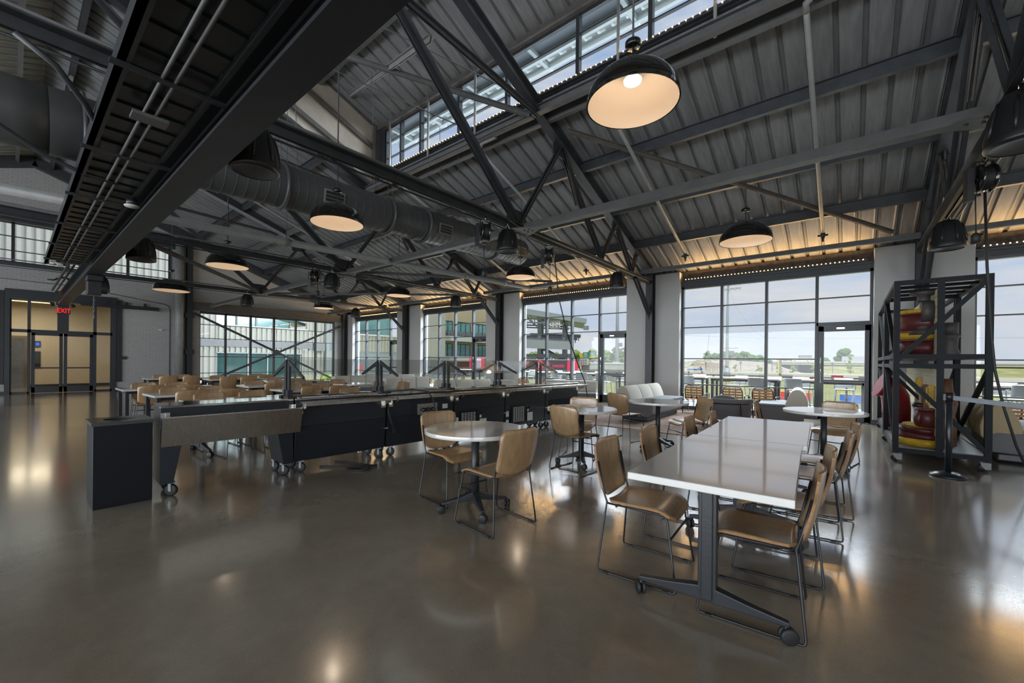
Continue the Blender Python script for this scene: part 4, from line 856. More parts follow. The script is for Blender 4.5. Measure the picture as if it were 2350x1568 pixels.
def make_chair():
    t = bpy.data.objects.new('dining_chair', None); COL.objects.link(t)
    # seat: waterfall front, dished
    def seat(u, v):
        x = -0.205 + 0.425 * v; hw = 0.215 - rr(v, 0.055, 0.425) - 0.012 * (1 - v)
        y = (u - 0.5) * 2 * hw; z = 0.452 - 0.016 * (1 - (2 * u - 1) ** 2) * (1 - v * 0.7) + 0.008 * v
        if v > 0.72: z -= 0.055 * ((v - 0.72) / 0.28) ** 2
        return (x, y, z), (0.25 * max(0, v - 0.7), 0, 1)
    b = MB(); shell(b, seat, 10, 14, 0.012); b.build('seat', ['oak_ply', 'ply_edge'], t)
    def back(u, v):
        s = 2 * u - 1; H = 0.345
        hw = 0.212 - rr(v, 0.055, H) - 0.008 * (1 - v)
        z = 0.475 + H * v - (0.028 * (1 - s * s) * (1 - v) ** 2)
        x = -0.215 - 0.075 * v - 0.030 * (1 - s * s) - 0.012 * math.sin(math.pi * v)
        return (x, s * hw, z), (1, -0.28 * s, 0.22)
    b = MB(); shell(b, back, 12, 12, 0.012); b.build('backrest', ['oak_ply', 'ply_edge'], t)
    r = 0.0065
    for s in (-1, 1):
        y0, y1 = s * 0.238, s * 0.196
        pts = [(-0.263, s * 0.200, 0.70), (-0.222, s * 0.198, 0.50), (-0.202, y1, 0.443), (-0.208, s * 0.20, 0.40), (-0.246, s * 0.236, 0.03), (-0.243, y0, 0.014), (-0.232, y0, 0.0085), (0.222, y0, 0.0085), (0.234, y0, 0.014), (0.236, s * 0.236, 0.03), (0.178, s * 0.20, 0.40), (0.168, y1, 0.428), (0.150, y1, 0.434), (-0.202, y1, 0.437)]
        MB().tube(pts, r, 8).build('side_frame', 'chair_wire', t)
        MB().bx(-0.205, y0 - 0.011, 0.0, -0.175, y0 + 0.011, 0.012).bx(0.165, y0 - 0.011, 0.0, 0.195, y0 + 0.011, 0.012).build('glide', 'rubber', t)
    MB().tube([(0.13, -0.2, 0.425), (0.13, 0.2, 0.425)], r, 8).tube([(-0.14, -0.2, 0.425), (-0.14, 0.2, 0.425)], r, 8).tube([(0.196, -0.216, 0.30), (0.196, 0.216, 0.30)], r, 8).build('cross_rod', 'chair_wire', t)
    return t
def chair(x, y, deg, label, group): return place('chair', make_chair, (x, y, 0), R(deg), label, 'chair', group)

def caster(parent, x, y, a, r=0.036, zt=0.10, fork='caster_black'):
    b = MB(); ax = (math.sin(a), -math.cos(a), 0); c = Vector((x, y, r))
    for s in (-1, 1): b.lathe([(0, -0.010), (r * 0.8, -0.010), (r, -0.006), (r, 0.006), (r * 0.8, 0.010), (0, 0.010)], c + Vector(ax) * (s * 0.014), 18, ax)
    o = b.build('caster', 'rubber', parent)
    MB().tube([(x, y, r), (x - math.cos(a) * 0.012, y - math.sin(a) * 0.012, zt)], 0.010, 8).build('caster_fork', fork, o)
    return o
def make_round():
    t = bpy.data.objects.new('round_table', None); COL.objects.link(t)
    b = MB().cyl((0, 0, 0.705), 0.455, 0.035, 64); b.build('tabletop', 'laminate', t, bevel=0.004)
    MB().bx(-0.2, -0.035, 0.68, 0.2, 0.035, 0.705).bx(-0.035, -0.2, 0.68, 0.035, 0.2, 0.705).build('top_bracket', 'caster_black', t)
    MB().tube([(0, 0, 0.10), (0, 0, 0.69)], 0.036, 20).build('column', 'black_steel', t)
    for k in range(4):
        a = R(45 + 90 * k); c, s = math.cos(a), math.sin(a)
        vs = []
        for d, w, z0, z1 in ((0.02, 0.032, 0.105, 0.175), (0.16, 0.028, 0.085, 0.125), (0.30, 0.019, 0.075, 0.096)):
            for q in (-1, 1):
                for z in (z0, z1): vs.append((d * c - q * w * s, d * s + q * w * c, z))
        fs = []
        for i in (0, 4): fs += [(i, i + 4, i + 5, i + 1), (i + 2, i + 3, i + 7, i + 6), (i + 1, i + 5, i + 7, i + 3), (i, i + 2, i + 6, i + 4)]
        fs += [(0, 1, 3, 2), (8, 10, 11, 9)]
        leg = MB().add(vs, fs).build('leg', 'black_steel', t, bevel=0.006)
        o = caster(t, 0.305 * c, 0.305 * s, a + 1.1 + k, 0.036, 0.078); o.parent = leg
    return t
def rtable(x, y, deg, label, group='round cafe tables'): return place('round', make_round, (x, y, 0), R(deg), label, 'table', group)
def make_rect():      # long axis along local y
    t = bpy.data.objects.new('flip_table', None); COL.objects.link(t)
    MB().bx(-0.385, -0.765, 0.70, 0.385, 0.765, 0.74).build('tabletop', 'laminate', t, bevel=0.004)
    MB().bx(-0.03, -0.62, 0.655, 0.03, 0.62, 0.695).build('beam', 'caster_black', t)
    for s in (-1, 1):
        y = s * 0.60
        MB().bx(-0.045, y - 0.028, 0.085, 0.045, y + 0.028, 0.70).bx(-0.028, y - 0.040, 0.10, 0.028, y + 0.040, 0.70).build('leg', 'black_steel', t, bevel=0.006)
        MB().bx(-0.16, y - 0.03, 0.675, 0.16, y + 0.03, 0.70).bx(-0.05, y - s * 0.16 - 0.03, 0.64, 0.05, y - s * 0.02, 0.70).build('tilt_bracket', 'caster_black', t)
        for q in (-1, 1):
            vs = []
            for d, w, z0, z1 in ((0.03, 0.028, 0.085, 0.165), (0.2, 0.022, 0.085, 0.130), (0.365, 0.017, 0.082, 0.105)):
                for k in (-1, 1):
                    for z in (z0, z1): vs.append((q * d, y + k * w, z))
            fs = []
            for i in (0, 4): fs += [(i, i + 4, i + 5, i + 1), (i + 2, i + 3, i + 7, i + 6), (i + 1, i + 5, i + 7, i + 3), (i, i + 2, i + 6, i + 4)]
            fs += [(0, 1, 3, 2), (8, 10, 11, 9)]
            foot = MB().add(vs, fs).build('foot', 'black_steel', t, bevel=0.005)
            o = caster(t, q * 0.36, y, (0.5 if q > 0 else 2.2), 0.040, 0.085); o.parent = foot
    return t
def ftable(x, y, deg, label, group): return place('rect', make_rect, (x, y, 0), R(deg), label, 'table', group)
def make_four():
    t = bpy.data.objects.new('dining_table', None); COL.objects.link(t)
    MB().bx(-0.385, -0.765, 0.705, 0.385, 0.765, 0.74).build('tabletop', 'laminate', t, bevel=0.004)
    MB().bx(-0.33, -0.70, 0.655, -0.30, 0.70, 0.705).bx(0.30, -0.70, 0.655, 0.33, 0.70, 0.705).bx(-0.33, -0.70, 0.655, 0.33, -0.67, 0.705).bx(-0.33, 0.67, 0.655, 0.33, 0.70, 0.705).build('apron', 'black_steel', t)
    for sx in (-1, 1):
        for sy in (-1, 1): MB().bx(sx * 0.33 - 0.025, sy * 0.70 - 0.025, 0, sx * 0.33 + 0.025, sy * 0.70 + 0.025, 0.705).build('leg', 'black_steel', t)
    return t
def dtable(x, y, deg, label, group): return place('four', make_four, (x, y, 0), R(deg), label, 'table', group)

# foreground pair of flip-top tables and their eight chairs
G = 'white rectangular tables pushed end to end'
ftable(-0.61, 2.965, 3.2, 'white rectangular wheeled table nearest the camera', G)
ftable(-0.66, 4.505, 2.6, 'white rectangular wheeled table pushed against the far end of the nearest one', G)
G = 'plywood chairs along the pair of white rectangular tables'
chair(-1.02, 2.665, 4, 'plywood chair at the near left corner of the nearest white rectangular table', G)
chair(-1.00, 3.38, 3, 'plywood chair on the left side where the two rectangular tables meet', G)
chair(-0.93, 4.26, 4, 'plywood chair on the left of the second rectangular table, its nearer seat', G)
chair(-0.87, 4.93, 6, 'plywood chair on the left of the second rectangular table, its far seat', G)
chair(-0.41, 2.62, 184, 'large plywood chair at the near right corner, in front of the table leg', G)
chair(-0.38, 3.28, 187, 'plywood chair second along the right side of the nearest rectangular table', G)
chair(-0.29, 4.20, 184, 'plywood chair third along the right side, pulled in at the second table', G)
chair(-0.24, 4.80, 188, 'plywood chair last along the right side, beside the round window table', G)

# round tables and chairs
rtable(-2.605, 2.665, 12, 'white round table nearest the camera, in front of the black counter')
rtable(-2.73, 4.78, -8, 'white round table between the counter end and the patio door')
rtable(-2.34, 6.50, 18, 'white round table beside the rug and the cream bench')
rtable(-0.26, 6.80, 5, 'white round table nearest the wheeled display rack')
G = 'plywood chairs at the round tables'
chair(-2.28, 2.57, 174, 'plywood chair with its back to the camera at the nearest round table', G)
chair(-3.0, 2.77, -8, 'plywood chair on the counter side of the nearest round table', G)
chair(-2.63, 4.50, 84, 'plywood chair in front of the second round table, back to the camera', G)
chair(-2.98, 5.16, 288, 'plywood chair behind the second round table, facing the camera', G)
chair(-3.02, 6.86, 80, 'plywood chair standing alone left of the round table by the rug', G)
chair(-1.93, 6.62, 226, 'plywood chair on the right of the round table by the rug', G)
chair(-0.17, 7.20, 258, 'plywood chair behind the round table nearest the display rack, in front of the glass door', G)
chair(-0.73, 6.72, 2, 'plywood chair seen edge on, left of the round table nearest the rack', G)

# dining field left of the counter
G = 'white tables in the left dining area'
dtable(-10.77, 2.07, 1, 'white four legged table at the left end, beside the open aisle', G)
dtable(-8.86, 2.18, 2, 'white four legged table second from the aisle behind the counter end', G)
ftable(-7.05, 2.30, 2, 'white wheeled table half hidden directly behind the counter tray rail', G)
ftable(-10.42, 4.02, 0, 'white wheeled table behind the four legged pair, left of the first guard post', G)
dtable(-8.58, 4.05, 3, 'white table seen through the first glass sneeze guard', G)
dtable(-15.68, 3.20, 0, 'white table farthest left, in front of the brick wall column', G)
dtable(-14.20, 4.30, 0, 'white table in front of the left part of the X braced window', G)
dtable(-15.15, 5.20, 0, 'white table closest to the X braced window', G)
ftable(-12.36, 5.10, 0, 'white table beyond the first guard post, before the X braced window', G)
G2 = 'round cafe tables'
rtable(-6.80, 4.05, 20, 'white round table close behind the counter wells', G2)
rtable(-9.72, 5.48, 10, 'white round table in front of the cream bench, seen under the guard glass', G2)
G = 'plywood chairs in the left dining area'
for x, y, d, l in [
    (-11.00, 1.75, 0, 'plywood chair on the far side of the leftmost aisle table, its left seat'), (-10.53, 1.70, 181, 'plywood chair with its back to us, left seat of the aisle table'),
    (-10.95, 2.28, 0, 'plywood chair on the far side of the leftmost aisle table, its right seat'), (-10.45, 2.25, 182, 'plywood chair with its back to us, right seat of the aisle table'),
    (-9.06, 1.86, 2, 'plywood chair facing us across the second aisle table, left seat'), (-8.80 + 0.17, 1.87, 182, 'plywood chair nearest behind the counter end, back to us, second aisle table'),
    (-9.05, 2.42, 2, 'plywood chair facing us across the second aisle table, right seat'), (-8.62, 2.45, 182, 'plywood chair back to us, right seat of the second aisle table'),
    (-7.38, 1.97, 3, 'plywood chair just above the counter edge, facing us, left seat of the hidden table'), (-7.36, 2.56, 3, 'plywood chair just above the counter edge, facing us, right seat of the hidden table'),
    (-6.66, 2.05, 183, 'plywood chair mostly hidden by the tray rail, left of two'), (-6.64, 2.70, 184, 'plywood chair mostly hidden by the tray rail, right of two'),
    (-10.66, 3.68, 0, 'plywood chair facing us left of the first guard post, left seat'), (-10.15, 3.72, 181, 'plywood chair back to us left of the first guard post'),
    (-10.64, 4.30, 0, 'plywood chair facing us behind the first guard post, right seat'), (-10.14, 4.34, 181, 'plywood chair back to us behind the first guard post, right seat'),
    (-8.82, 3.80, 2, 'plywood chair facing us behind the curved end glass, left seat'), (-8.62 + 0.2, 3.73, 182, 'plywood chair back to us just right of the curved end glass'),
    (-8.78, 4.38, 2, 'plywood chair facing us in the middle of the first guard, right seat'), (-8.36, 4.24, 184, 'plywood chair back to us in the middle of the first guard'),
    (-7.08, 4.12, 4, 'plywood chair facing us at the round table close behind the counter wells'),
    (-15.85, 2.90, 0, 'far plywood chair before the brick, facing us, left of two'), (-15.45, 2.88, 180, 'far plywood chair before the brick, back to us, left of two'),
    (-15.85, 3.40, 0, 'far plywood chair before the brick, facing us, right of two'), (-15.38, 3.40, 180, 'far plywood chair before the brick column, back to us, right of two'),
    (-14.45, 3.95, 0, 'far plywood chair facing us at the left jamb of the X braced window'), (-13.96, 3.93, 180, 'far plywood chair back to us at the left of the X braced window'),
    (-14.50, 4.60, 0, 'far plywood chair facing us, second along the X braced window'), (-13.90, 4.42, 180, 'far plywood chair back to us, second along the X braced window'),
    (-15.40, 4.72, 0, 'farthest plywood chair under the X brace, left of two'), (-15.36, 5.32, 0, 'farthest plywood chair under the X brace, right of two'),
    (-14.92, 5.22, 180, 'far plywood chair back to us, third along the X braced window'),
    (-12.62, 4.85, 0, 'plywood chair beyond the first guard post facing us'), (-12.05, 5.02, 180, 'plywood chair beyond the first guard post back to us'),
    (-11.02, 5.02, 230, 'plywood chair turned aside behind the curved end glass'),
    (-10.12, 5.45, 0, 'plywood chair facing us at the round table before the cream bench'), (-9.36, 5.74, 200, 'plywood chair seen side on at the round table before the cream bench'), (-8.85, 6.15, 190, 'plywood chair beside the second guard post, back to us')]:
    chair(x, y, d, l, G)

# ---------------------------------------------------------------- serving line
def big_caster(parent, x, y, a=0.0):
    b = MB(); r = 0.058; ax = (math.sin(a), -math.cos(a), 0)
    b.lathe([(0, -0.016), (r * 0.75, -0.016), (r, -0.012), (r, 0.012), (r * 0.75, 0.016), (0, 0.016)], (x, y, r), 20, ax)
    o = b.build('caster', 'rubber', parent)
    MB().lathe([(0, -0.019), (0.014, -0.019), (0.014, 0.019), (0, 0.019)], (x, y, r), 14, ax).bx(x - 0.03, y - 0.03, 0.125, x + 0.03, y + 0.03, 0.14).beam((x + ax[0] * 0.022, y + ax[1] * 0.022, r), (x + ax[0] * 0.022, y + ax[1] * 0.022, 0.13), 0.024, 0.004, up=ax).beam((x - ax[0] * 0.022, y - ax[1] * 0.022, r), (x - ax[0] * 0.022, y - ax[1] * 0.022, 0.13), 0.03, 0.004, up=ax).build('caster_fork', 'galv', o)
CT = 0.885          # counter height
cang = math.atan2(0.05, 1.0)
def cpos(y): return (-5.05 + 0.046 * (y - 0.9), y)
L = 1.185; DP = 0.40
def unit(y0, label, kind):
    x, y = cpos(y0); t = thing('serving_counter', label, 'serving counter', (x, y0, 0), -cang, 'serving line counters')
    # local: y along the line, x toward the camera (front = 0), back = -DP
    zb = 0.135
    if kind == 'tray':
        MB().bx(-DP, 0, 0.66, 0, L, CT - 0.02).build('apron', 'cabinet_black', t, bevel=0.003)
        for y_, s in ((0, 1), (L, -1)):
            p = [(y_, zb), (y_ + s * 0.10, zb), (y_ + s * 0.19, 0.66), (y_, 0.66)]
            MB().prism([(0, a, b) for a, b in p], (-DP, 0, 0)).build('end_leg', 'cabinet_black', t)
        MB().bx(-DP - 0.01, -0.004, CT - 0.022, 0.008, L, CT).build('countertop', 'stainless_polish', t, bevel=0.002)
        o = MB().beam((0.035, 0.03, 0.775), (0.09, 0.03, 0.50), 0.006, 0.006)
        MB().prism([(0.105, 0.0, 0.785), (0.112, 0.0, 0.785), (0.052, 0.0, 0.50), (0.045, 0.0, 0.50)], (0, L + 0.06, 0)).bx(0.012, 0.0, 0.776, 0.112, L + 0.06, 0.787).build('folded_tray_shelf', 'stainless', t)
        for y_ in (0.03, L - 0.02): MB().bx(0, y_ - 0.03, 0.74, 0.015, y_ + 0.04, 0.82).bx(0, y_ + 0.005, 0.74, 0.05, y_ + 0.013, 0.82).build('hinge_bracket', 'chrome', t)
    else:
        p = [(-DP * 0.93, zb), (-0.03, zb), (0, 0.55), (0, CT - 0.02), (-DP, CT - 0.02), (-DP, 0.55)]
        MB().prism([(a, 0.008, b) for a, b in p], (0, L - 0.016, 0)).build('cabinet', 'cabinet_black', t, bevel=0.003)
        MB().bx(-0.002, 0.008, 0.546, 0.004, L - 0.008, 0.552).build('panel_seam', 'bin_black', t)
        MB().bx(-DP - 0.01, 0, CT - 0.02, 0.01, L, CT).build('countertop', 'stainless_polish', t, bevel=0.002)
        MB().bx(0.012, 0.02, CT - 0.05, 0.25, L + 0.02, CT - 0.034).bx(0.24, 0.02, CT - 0.075, 0.25, L + 0.02, CT - 0.034).build('tray_shelf', 'stainless', t, bevel=0.002)
        for y_ in (0.05, L - 0.05):
            MB().prism([(0.006, y_, CT - 0.05), (0.20, y_, CT - 0.05), (0.20, y_, CT - 0.10), (0.006, y_, CT - 0.17)], (0, 0.006, 0)).bx(0.004, y_ - 0.03, CT - 0.19, 0.012, y_ + 0.04, CT - 0.10).build('shelf_bracket', 'stainless', t)
        if kind in ('well', 'well2'):
            for k in range(3):
                a = 0.10 + k * 0.345
                MB().bx(-DP + 0.04, a, CT, -0.07, a + 0.005, CT + 0.008).bx(-DP + 0.04, a + 0.31, CT, -0.07, a + 0.315, CT + 0.008).bx(-DP + 0.04, a, CT, -DP + 0.045, a + 0.315, CT + 0.008).bx(-0.075, a, CT, -0.07, a + 0.315, CT + 0.008).build('well_rim', 'stainless', t)
                MB().bx(-DP + 0.055, a + 0.015, CT + 0.0005, -0.085, a + 0.30, CT + 0.002).build('food_well', 'pattern_iron', t)
        if kind in ('cold', 'cold2'):
            MB().bx(-DP + 0.04, 0.08, CT, -0.06, L - 0.08, CT + 0.006).build('cold_plate', 'stainless_polish', t)
            gy = 0.16 if kind == 'cold2' else 0.10
            g = MB().bx(0, gy, 0.19, 0.008, gy + 0.40, 0.52).build('vent_panel', 'bin_black', t)
            g2 = MB()
            for i in range(5):
                for j in range(12): g2.bx(0.008, gy + 0.05 + i * 0.065, 0.215 + j * 0.024, 0.011, gy + 0.095 + i * 0.065, 0.225 + j * 0.024)
            g2.build('grille', 'label_white', g)
            MB().bx(0, gy + 0.50, 0.44, 0.035, gy + 0.56, 0.46).bx(0, gy + 0.50, 0.38, 0.012, gy + 0.53, 0.46).build('latch', 'black_steel', t)
            MB().bx(0, gy + 0.46, 0.20, 0.003, gy + 0.62, 0.36).bx(0, gy + 0.46, 0.38, 0.003, gy + 0.52, 0.43).build('rating_label', 'label_white', t)
            MB().bx(0, 0.02, 0.33, 0.003, 0.09, 0.43).bx(0, 0.02, 0.21, 0.003, 0.09, 0.27).build('rating_label', 'label_white', t)
        if kind == 'well2':
            k = MB().bx(0, 0.50, 0.54, 0.006, 0.86, 0.70).build('control_panel', 'stainless', t)
            for i in range(3): MB().lathe([(0, 0.045), (0.026, 0.045), (0.03, 0)], (0.006, 0.60 + i * 0.085, 0.61), 16, (1, 0, 0)).build('dial', 'caster_black', k)
            MB().bx(0, 0.96, 0.60, 0.003, 1.06, 0.67).build('rating_label', 'label_white', t)
        if kind == 'end':
            MB().bx(0.0, 0.12, 0.25, 0.004, 1.0, 0.56).build('open_bay', 'bin_black', t)
        MB().bx(0.0, L - 0.035, 0.40, 0.03, L + 0.02, 0.42).build('unit_latch', 'chrome', t)
    for y_ in (0.09, L - 0.08):
        big_caster(t, -0.055, y_, 0.9); big_caster(t, -DP + 0.055, y_, 0.4)
    return t
unit(0.90, 'first serving counter with folded steel tray shelf, next to the waste bin', 'tray')
unit(2.10, 'second serving counter with three hot wells and plain black front', 'well')
unit(3.30, 'third serving counter with black dials on a steel control plate', 'well2')
unit(4.50, 'fourth serving counter with a low white grille partly behind the round table', 'cold')
unit(5.70, 'fifth serving counter with tall white grille and rating labels', 'cold2')
unit(6.90, 'last serving counter at the window end with an open dark bay', 'end')
# double sided sneeze guards
def guard(y0, y1, label, endglass):
    xm = cpos((y0 + y1) / 2)[0] - 0.20
    t = thing('sneeze_guard', label, 'sneeze guard', (cpos(y0)[0] - 0.20, y0, CT), -cang, 'double sneeze guards on the counters')
    Lg = y1 - y0
    for yy in (0.0,):
        for s in (-1, 1):
            MB().bx(s * 0.05 - 0.025, yy - 0.012, 0.0, s * 0.05 + 0.025, yy + 0.012, 0.42).build('post', 'black_steel', t)
            MB().prism([(s * 0.03, yy - 0.01, 0.455), (s * 0.03, yy - 0.01, 0.40), (s * 0.47, yy - 0.01, 0.235), (s * 0.485, yy - 0.01, 0.26)], (0, 0.02, 0)).build('arm', 'black_steel', t)
            MB().bx(s * 0.05 - 0.03, yy - 0.05, 0.0, s * 0.15 + 0.01, yy + 0.05, 0.022).bx(s * 0.05 - 0.03, yy - 0.03, 0.02, s * 0.05 + 0.03, yy + 0.03, 0.09).build('foot', 'black_steel', t)
    for s in (-1, 1):
        MB().prism([(s * 0.03, 0.015, 0.462), (s * 0.036, 0.015, 0.466), (s * 0.51, 0.015, 0.262), (s * 0.51, 0.015, 0.242), (s * 0.503, 0.015, 0.242), (s * 0.503, 0.015, 0.258)], (0, Lg - 0.03, 0)).build('canopy_glass', 'clear_acrylic', t)
        # curved end panel
        p = [(s * 0.04, 0.02), (s * 0.04, 0.44), (s * 0.46, 0.26), (s * 0.44, 0.20), (s * 0.34, 0.12), (s * 0.26, 0.02)]
        if endglass: MB().prism([(a, 0.02, b) for a, b in p], (0, 0.006, 0)).build('end_glass', 'clear_acrylic', t)
    return t
gy = [2.10, 3.30, 4.50, 5.70, 6.90]
gl_ = ['first sneeze guard, with the curved end glass, above the hot wells', 'second sneeze guard, above the counter with the dials', 'third sneeze guard, above the counter with the low grille', 'fourth sneeze guard, above the counter with the tall grille']
for k in range(4): guard(gy[k], gy[k + 1], gl_[k], True)
t = thing('guard_post', 'last sneeze guard post at the window end of the serving line', 'guard post', (cpos(6.9)[0] - 0.2, 6.92, CT), -cang)
for s in (-1, 1):
    MB().bx(s * 0.05 - 0.025, -0.012, 0.0, s * 0.05 + 0.025, 0.012, 0.42).build('post', 'black_steel', t)
    MB().prism([(s * 0.03, -0.01, 0.455), (s * 0.03, -0.01, 0.40), (s * 0.47, -0.01, 0.235), (s * 0.485, -0.01, 0.26)], (0, 0.02, 0)).build('arm', 'black_steel', t)
tag(MB().tube([(-5.05, 3.36, 0.895), (-4.95, 3.45, 0.91), (-4.82, 3.62, 0.93), (-4.70, 3.80, 0.90), (-4.635, 3.86, 0.80), (-4.62, 3.88, 0.66), (-4.63, 3.90, 0.48), (-4.66, 3.84, 0.40), (-4.66, 3.86, 0.28), (-4.64, 4.0, 0.12), (-4.60, 4.08, 0.013)], 0.010, 8).build('power_cord', 'rubber'), 'black power cord looping over the counter edge beside the dials', 'cord')
tag(MB().tube([(-4.92, 3.30, 0.78), (-4.90, 3.30, 0.62), (-4.885, 3.34, 0.48), (-4.87, 3.37, 0.38)], 0.011, 8).bx(-4.885, 3.355, 0.33, -4.855, 3.385, 0.39).build('hanging_cord', 'rubber'), 'short plug cord dangling at the joint of the second and third counters', 'cord')
tag(MB().tube([(-5.1, 2.45, 0.012), (-4.85, 2.65, 0.012), (-4.72, 2.85, 0.012), (-4.62, 2.95, 0.012), (-4.66, 2.72, 0.012), (-4.72, 2.60, 0.014), (-4.55, 2.66, 0.012), (-4.5, 2.75, 0.012), (-4.62, 2.88, 0.02), (-4.9, 2.82, 0.012), (-5.2, 2.7, 0.012)], 0.010, 8).build('floor_cord', 'rubber'), 'coiled black cord on the floor under the second counter', 'cord')

# waste bin
t = thing('waste_bin', 'black box waste bin with grey top left of the serving line', 'waste bin', (-5.32, 0.655, 0))
b = MB()
MB().bx(-0.215, -0.2, 0.0, 0.215, 0.2, 0.735).build('body', 'bin_black', t, bevel=0.003)
# lid with a real round hole
n = 32; b = MB(); z0, z1 = 0.735, 0.765; hx, hy = 0.225, 0.21
ou = []; inn = []
for k in range(n):
    a = 2 * math.pi * k / n; c, s = math.cos(a), math.sin(a); q = 1 / max(abs(c), abs(s)); ou.append((c * q * hx, s * q * hy)); inn.append((0.115 * c - 0.01, 0.115 * s))
vs = [(x, y, z1) for x, y in ou] + [(x, y, z1) for x, y in inn] + [(x, y, z0) for x, y in ou] + [(x, y, z0) for x, y in inn]
fs = []
for k in range(n):
    j = (k + 1) % n; fs += [(k, j, n + j, n + k), (2 * n + j, 2 * n + k, 3 * n + k, 3 * n + j), (k, 2 * n + k, 2 * n + j, j), (n + j, 3 * n + j, 3 * n + k, n + k)]
b.add(vs, fs); b.build('lid', 'counter_grey', t)

# ---------------------------------------------------------------- lounge seating
def bench(x, y, deg, n, label, group, wmod=0.62, cream='sofa_cream'):
    # faces local +x, long axis y, n modules; curved shell back that wraps over the top
    t = thing('lounge_bench', label, 'sofa', (x, y, 0), R(deg), group)
    L = n * wmod
    MB().bx(-0.30, -L / 2 + 0.06, 0.02, 0.30, L / 2 - 0.06, 0.13).build('plinth', 'black_steel', t, bevel=0.02)
    MB().prism([(-0.40, -L / 2, 0.14), (0.34, -L / 2, 0.12), (0.42, -L / 2, 0.20), (0.43, -L / 2, 0.43), (-0.30, -L / 2, 0.43), (-0.42, -L / 2, 0.38)], (0, L, 0)).build('base', 'sofa_grey', t, bevel=0.025)
    prof = [(-0.06, 0.43), (-0.10, 0.58), (-0.15, 0.70), (-0.20, 0.77), (-0.26, 0.80), (-0.33, 0.79), (-0.39, 0.74), (-0.44, 0.64), (-0.47, 0.50), (-0.46, 0.36), (-0.40, 0.28), (-0.24, 0.36)]
    for k in range(n):
        a = -L / 2 + k * wmod + 0.006
        MB().prism([(px, a, pz) for px, pz in prof], (0, wmod - 0.012, 0), True).build('back_cushion', cream, t, bevel=0.014)
        MB().bx(-0.10, a, 0.43, 0.435, a + wmod - 0.012, 0.475).build('seat_cushion', 'sofa_seat', t, bevel=0.015)
    return t
def block_bench(x, y, deg, n, label, group, wmod=0.56):
    t = thing('lounge_bench', label, 'sofa', (x, y, 0), R(deg), group)
    L = n * wmod
    MB().bx(-0.33, -L / 2, 0.0, 0.42, L / 2, 0.44).build('base', 'sofa_grey', t, bevel=0.02)
    for k in range(n):
        a = -L / 2 + k * wmod + 0.005
        MB().bx(-0.40, a, 0.40, -0.16, a + wmod - 0.01, 0.82).build('back_cushion', 'sofa_cream', t, bevel=0.035, seg=3)
        MB().bx(-0.14, a, 0.44, 0.43, a + wmod - 0.01, 0.49).build('seat_cushion', 'sofa_seat', t, bevel=0.015)
    return t
G = 'cream lounge benches'
bench(-3.78, 10.05, 0, 3, 'cream lounge bench with rounded backs against the pier, right of the patio door', G, 0.72)
bench(-1.18, 11.15, 184, 2, 'cream lounge bench facing left under the window, behind the round table by the rack', G, 0.66)
bench(1.95, 9.62, -3, 3, 'tan and cream lounge bench right of the display rack', G, 0.60, 'sofa_tan')
block_bench(-10.2, 7.70, 3, 3, 'cream block backed bench seen behind the second guard post', G)
bench(-8.35, 8.20, -18, 3, 'cream rounded bench seen between the second and third guard posts', G, 0.58)
bench(-7.7, 9.35, 90, 1, 'cream single seat showing its rounded side, behind the third guard post', G, 0.62)
bench(-6.3, 10.35, -62, 2, 'low cream bench behind the last counter, by the hanging cable', G, 0.75)
block_bench(-12.2, 7.2, 5, 3, 'cream block bench behind the first sneeze guard, before the corner window', G)
bench(-13.2, 8.9, -40, 3, 'cream rounded bench farthest away near the corner window', G, 0.6)
tag(MB().bx(-4.9, 7.92, 0.0, -0.9, 11.9, 0.012).build('area_rug', 'rug'), 'worn patterned rug under the lounge seats by the windows', 'rug')
# tub armchair seen from behind
t = thing('armchair', 'grey tub armchair with black frame seen from behind on the rug', 'armchair', (-2.05, 9.72, 0.012), R(92))
def tub(u, v):
    a = R(-115 + 230 * u); rx, ry = 0.34 + 0.05 * v, 0.43 + 0.04 * v
    return (-rx * math.cos(a) * 1.0, ry * math.sin(a), 0.16 + 0.44 * v + 0.0 * u), (-math.cos(a), math.sin(a), 0)
b = MB(); shell(b, tub, 24, 8, 0.07); b.build('shell', ['sofa_grey', 'sofa_grey'], t, bevel=0.01)
MB().bx(-0.28, -0.34, 0.22, 0.36, 0.34, 0.42).build('seat_cushion', 'sofa_grey', t, bevel=0.05, seg=3)
b = MB().ball((-0.12, 0, 0.50), 0.30, 18, (0.45, 1.0, 0.55)); b.build('back_pillow', 'sofa_grey', t)
MB().tube([(0.2, -0.47, 0.48), (-0.2, -0.44, 0.50), (-0.42, -0.20, 0.50), (-0.42, 0.20, 0.50), (-0.2, 0.44, 0.50), (0.2, 0.47, 0.48)], 0.014, 8).build('frame_rail', 'chair_wire', t)
for sx, sy in ((-0.36, -0.34), (-0.36, 0.34), (0.3, -0.46), (0.3, 0.46)): MB().tube([(sx, sy, 0.50 if sx < 0 else 0.48), (sx * 1.08, sy * 1.05, 0.0)], 0.014, 8).build('leg', 'chair_wire', t)
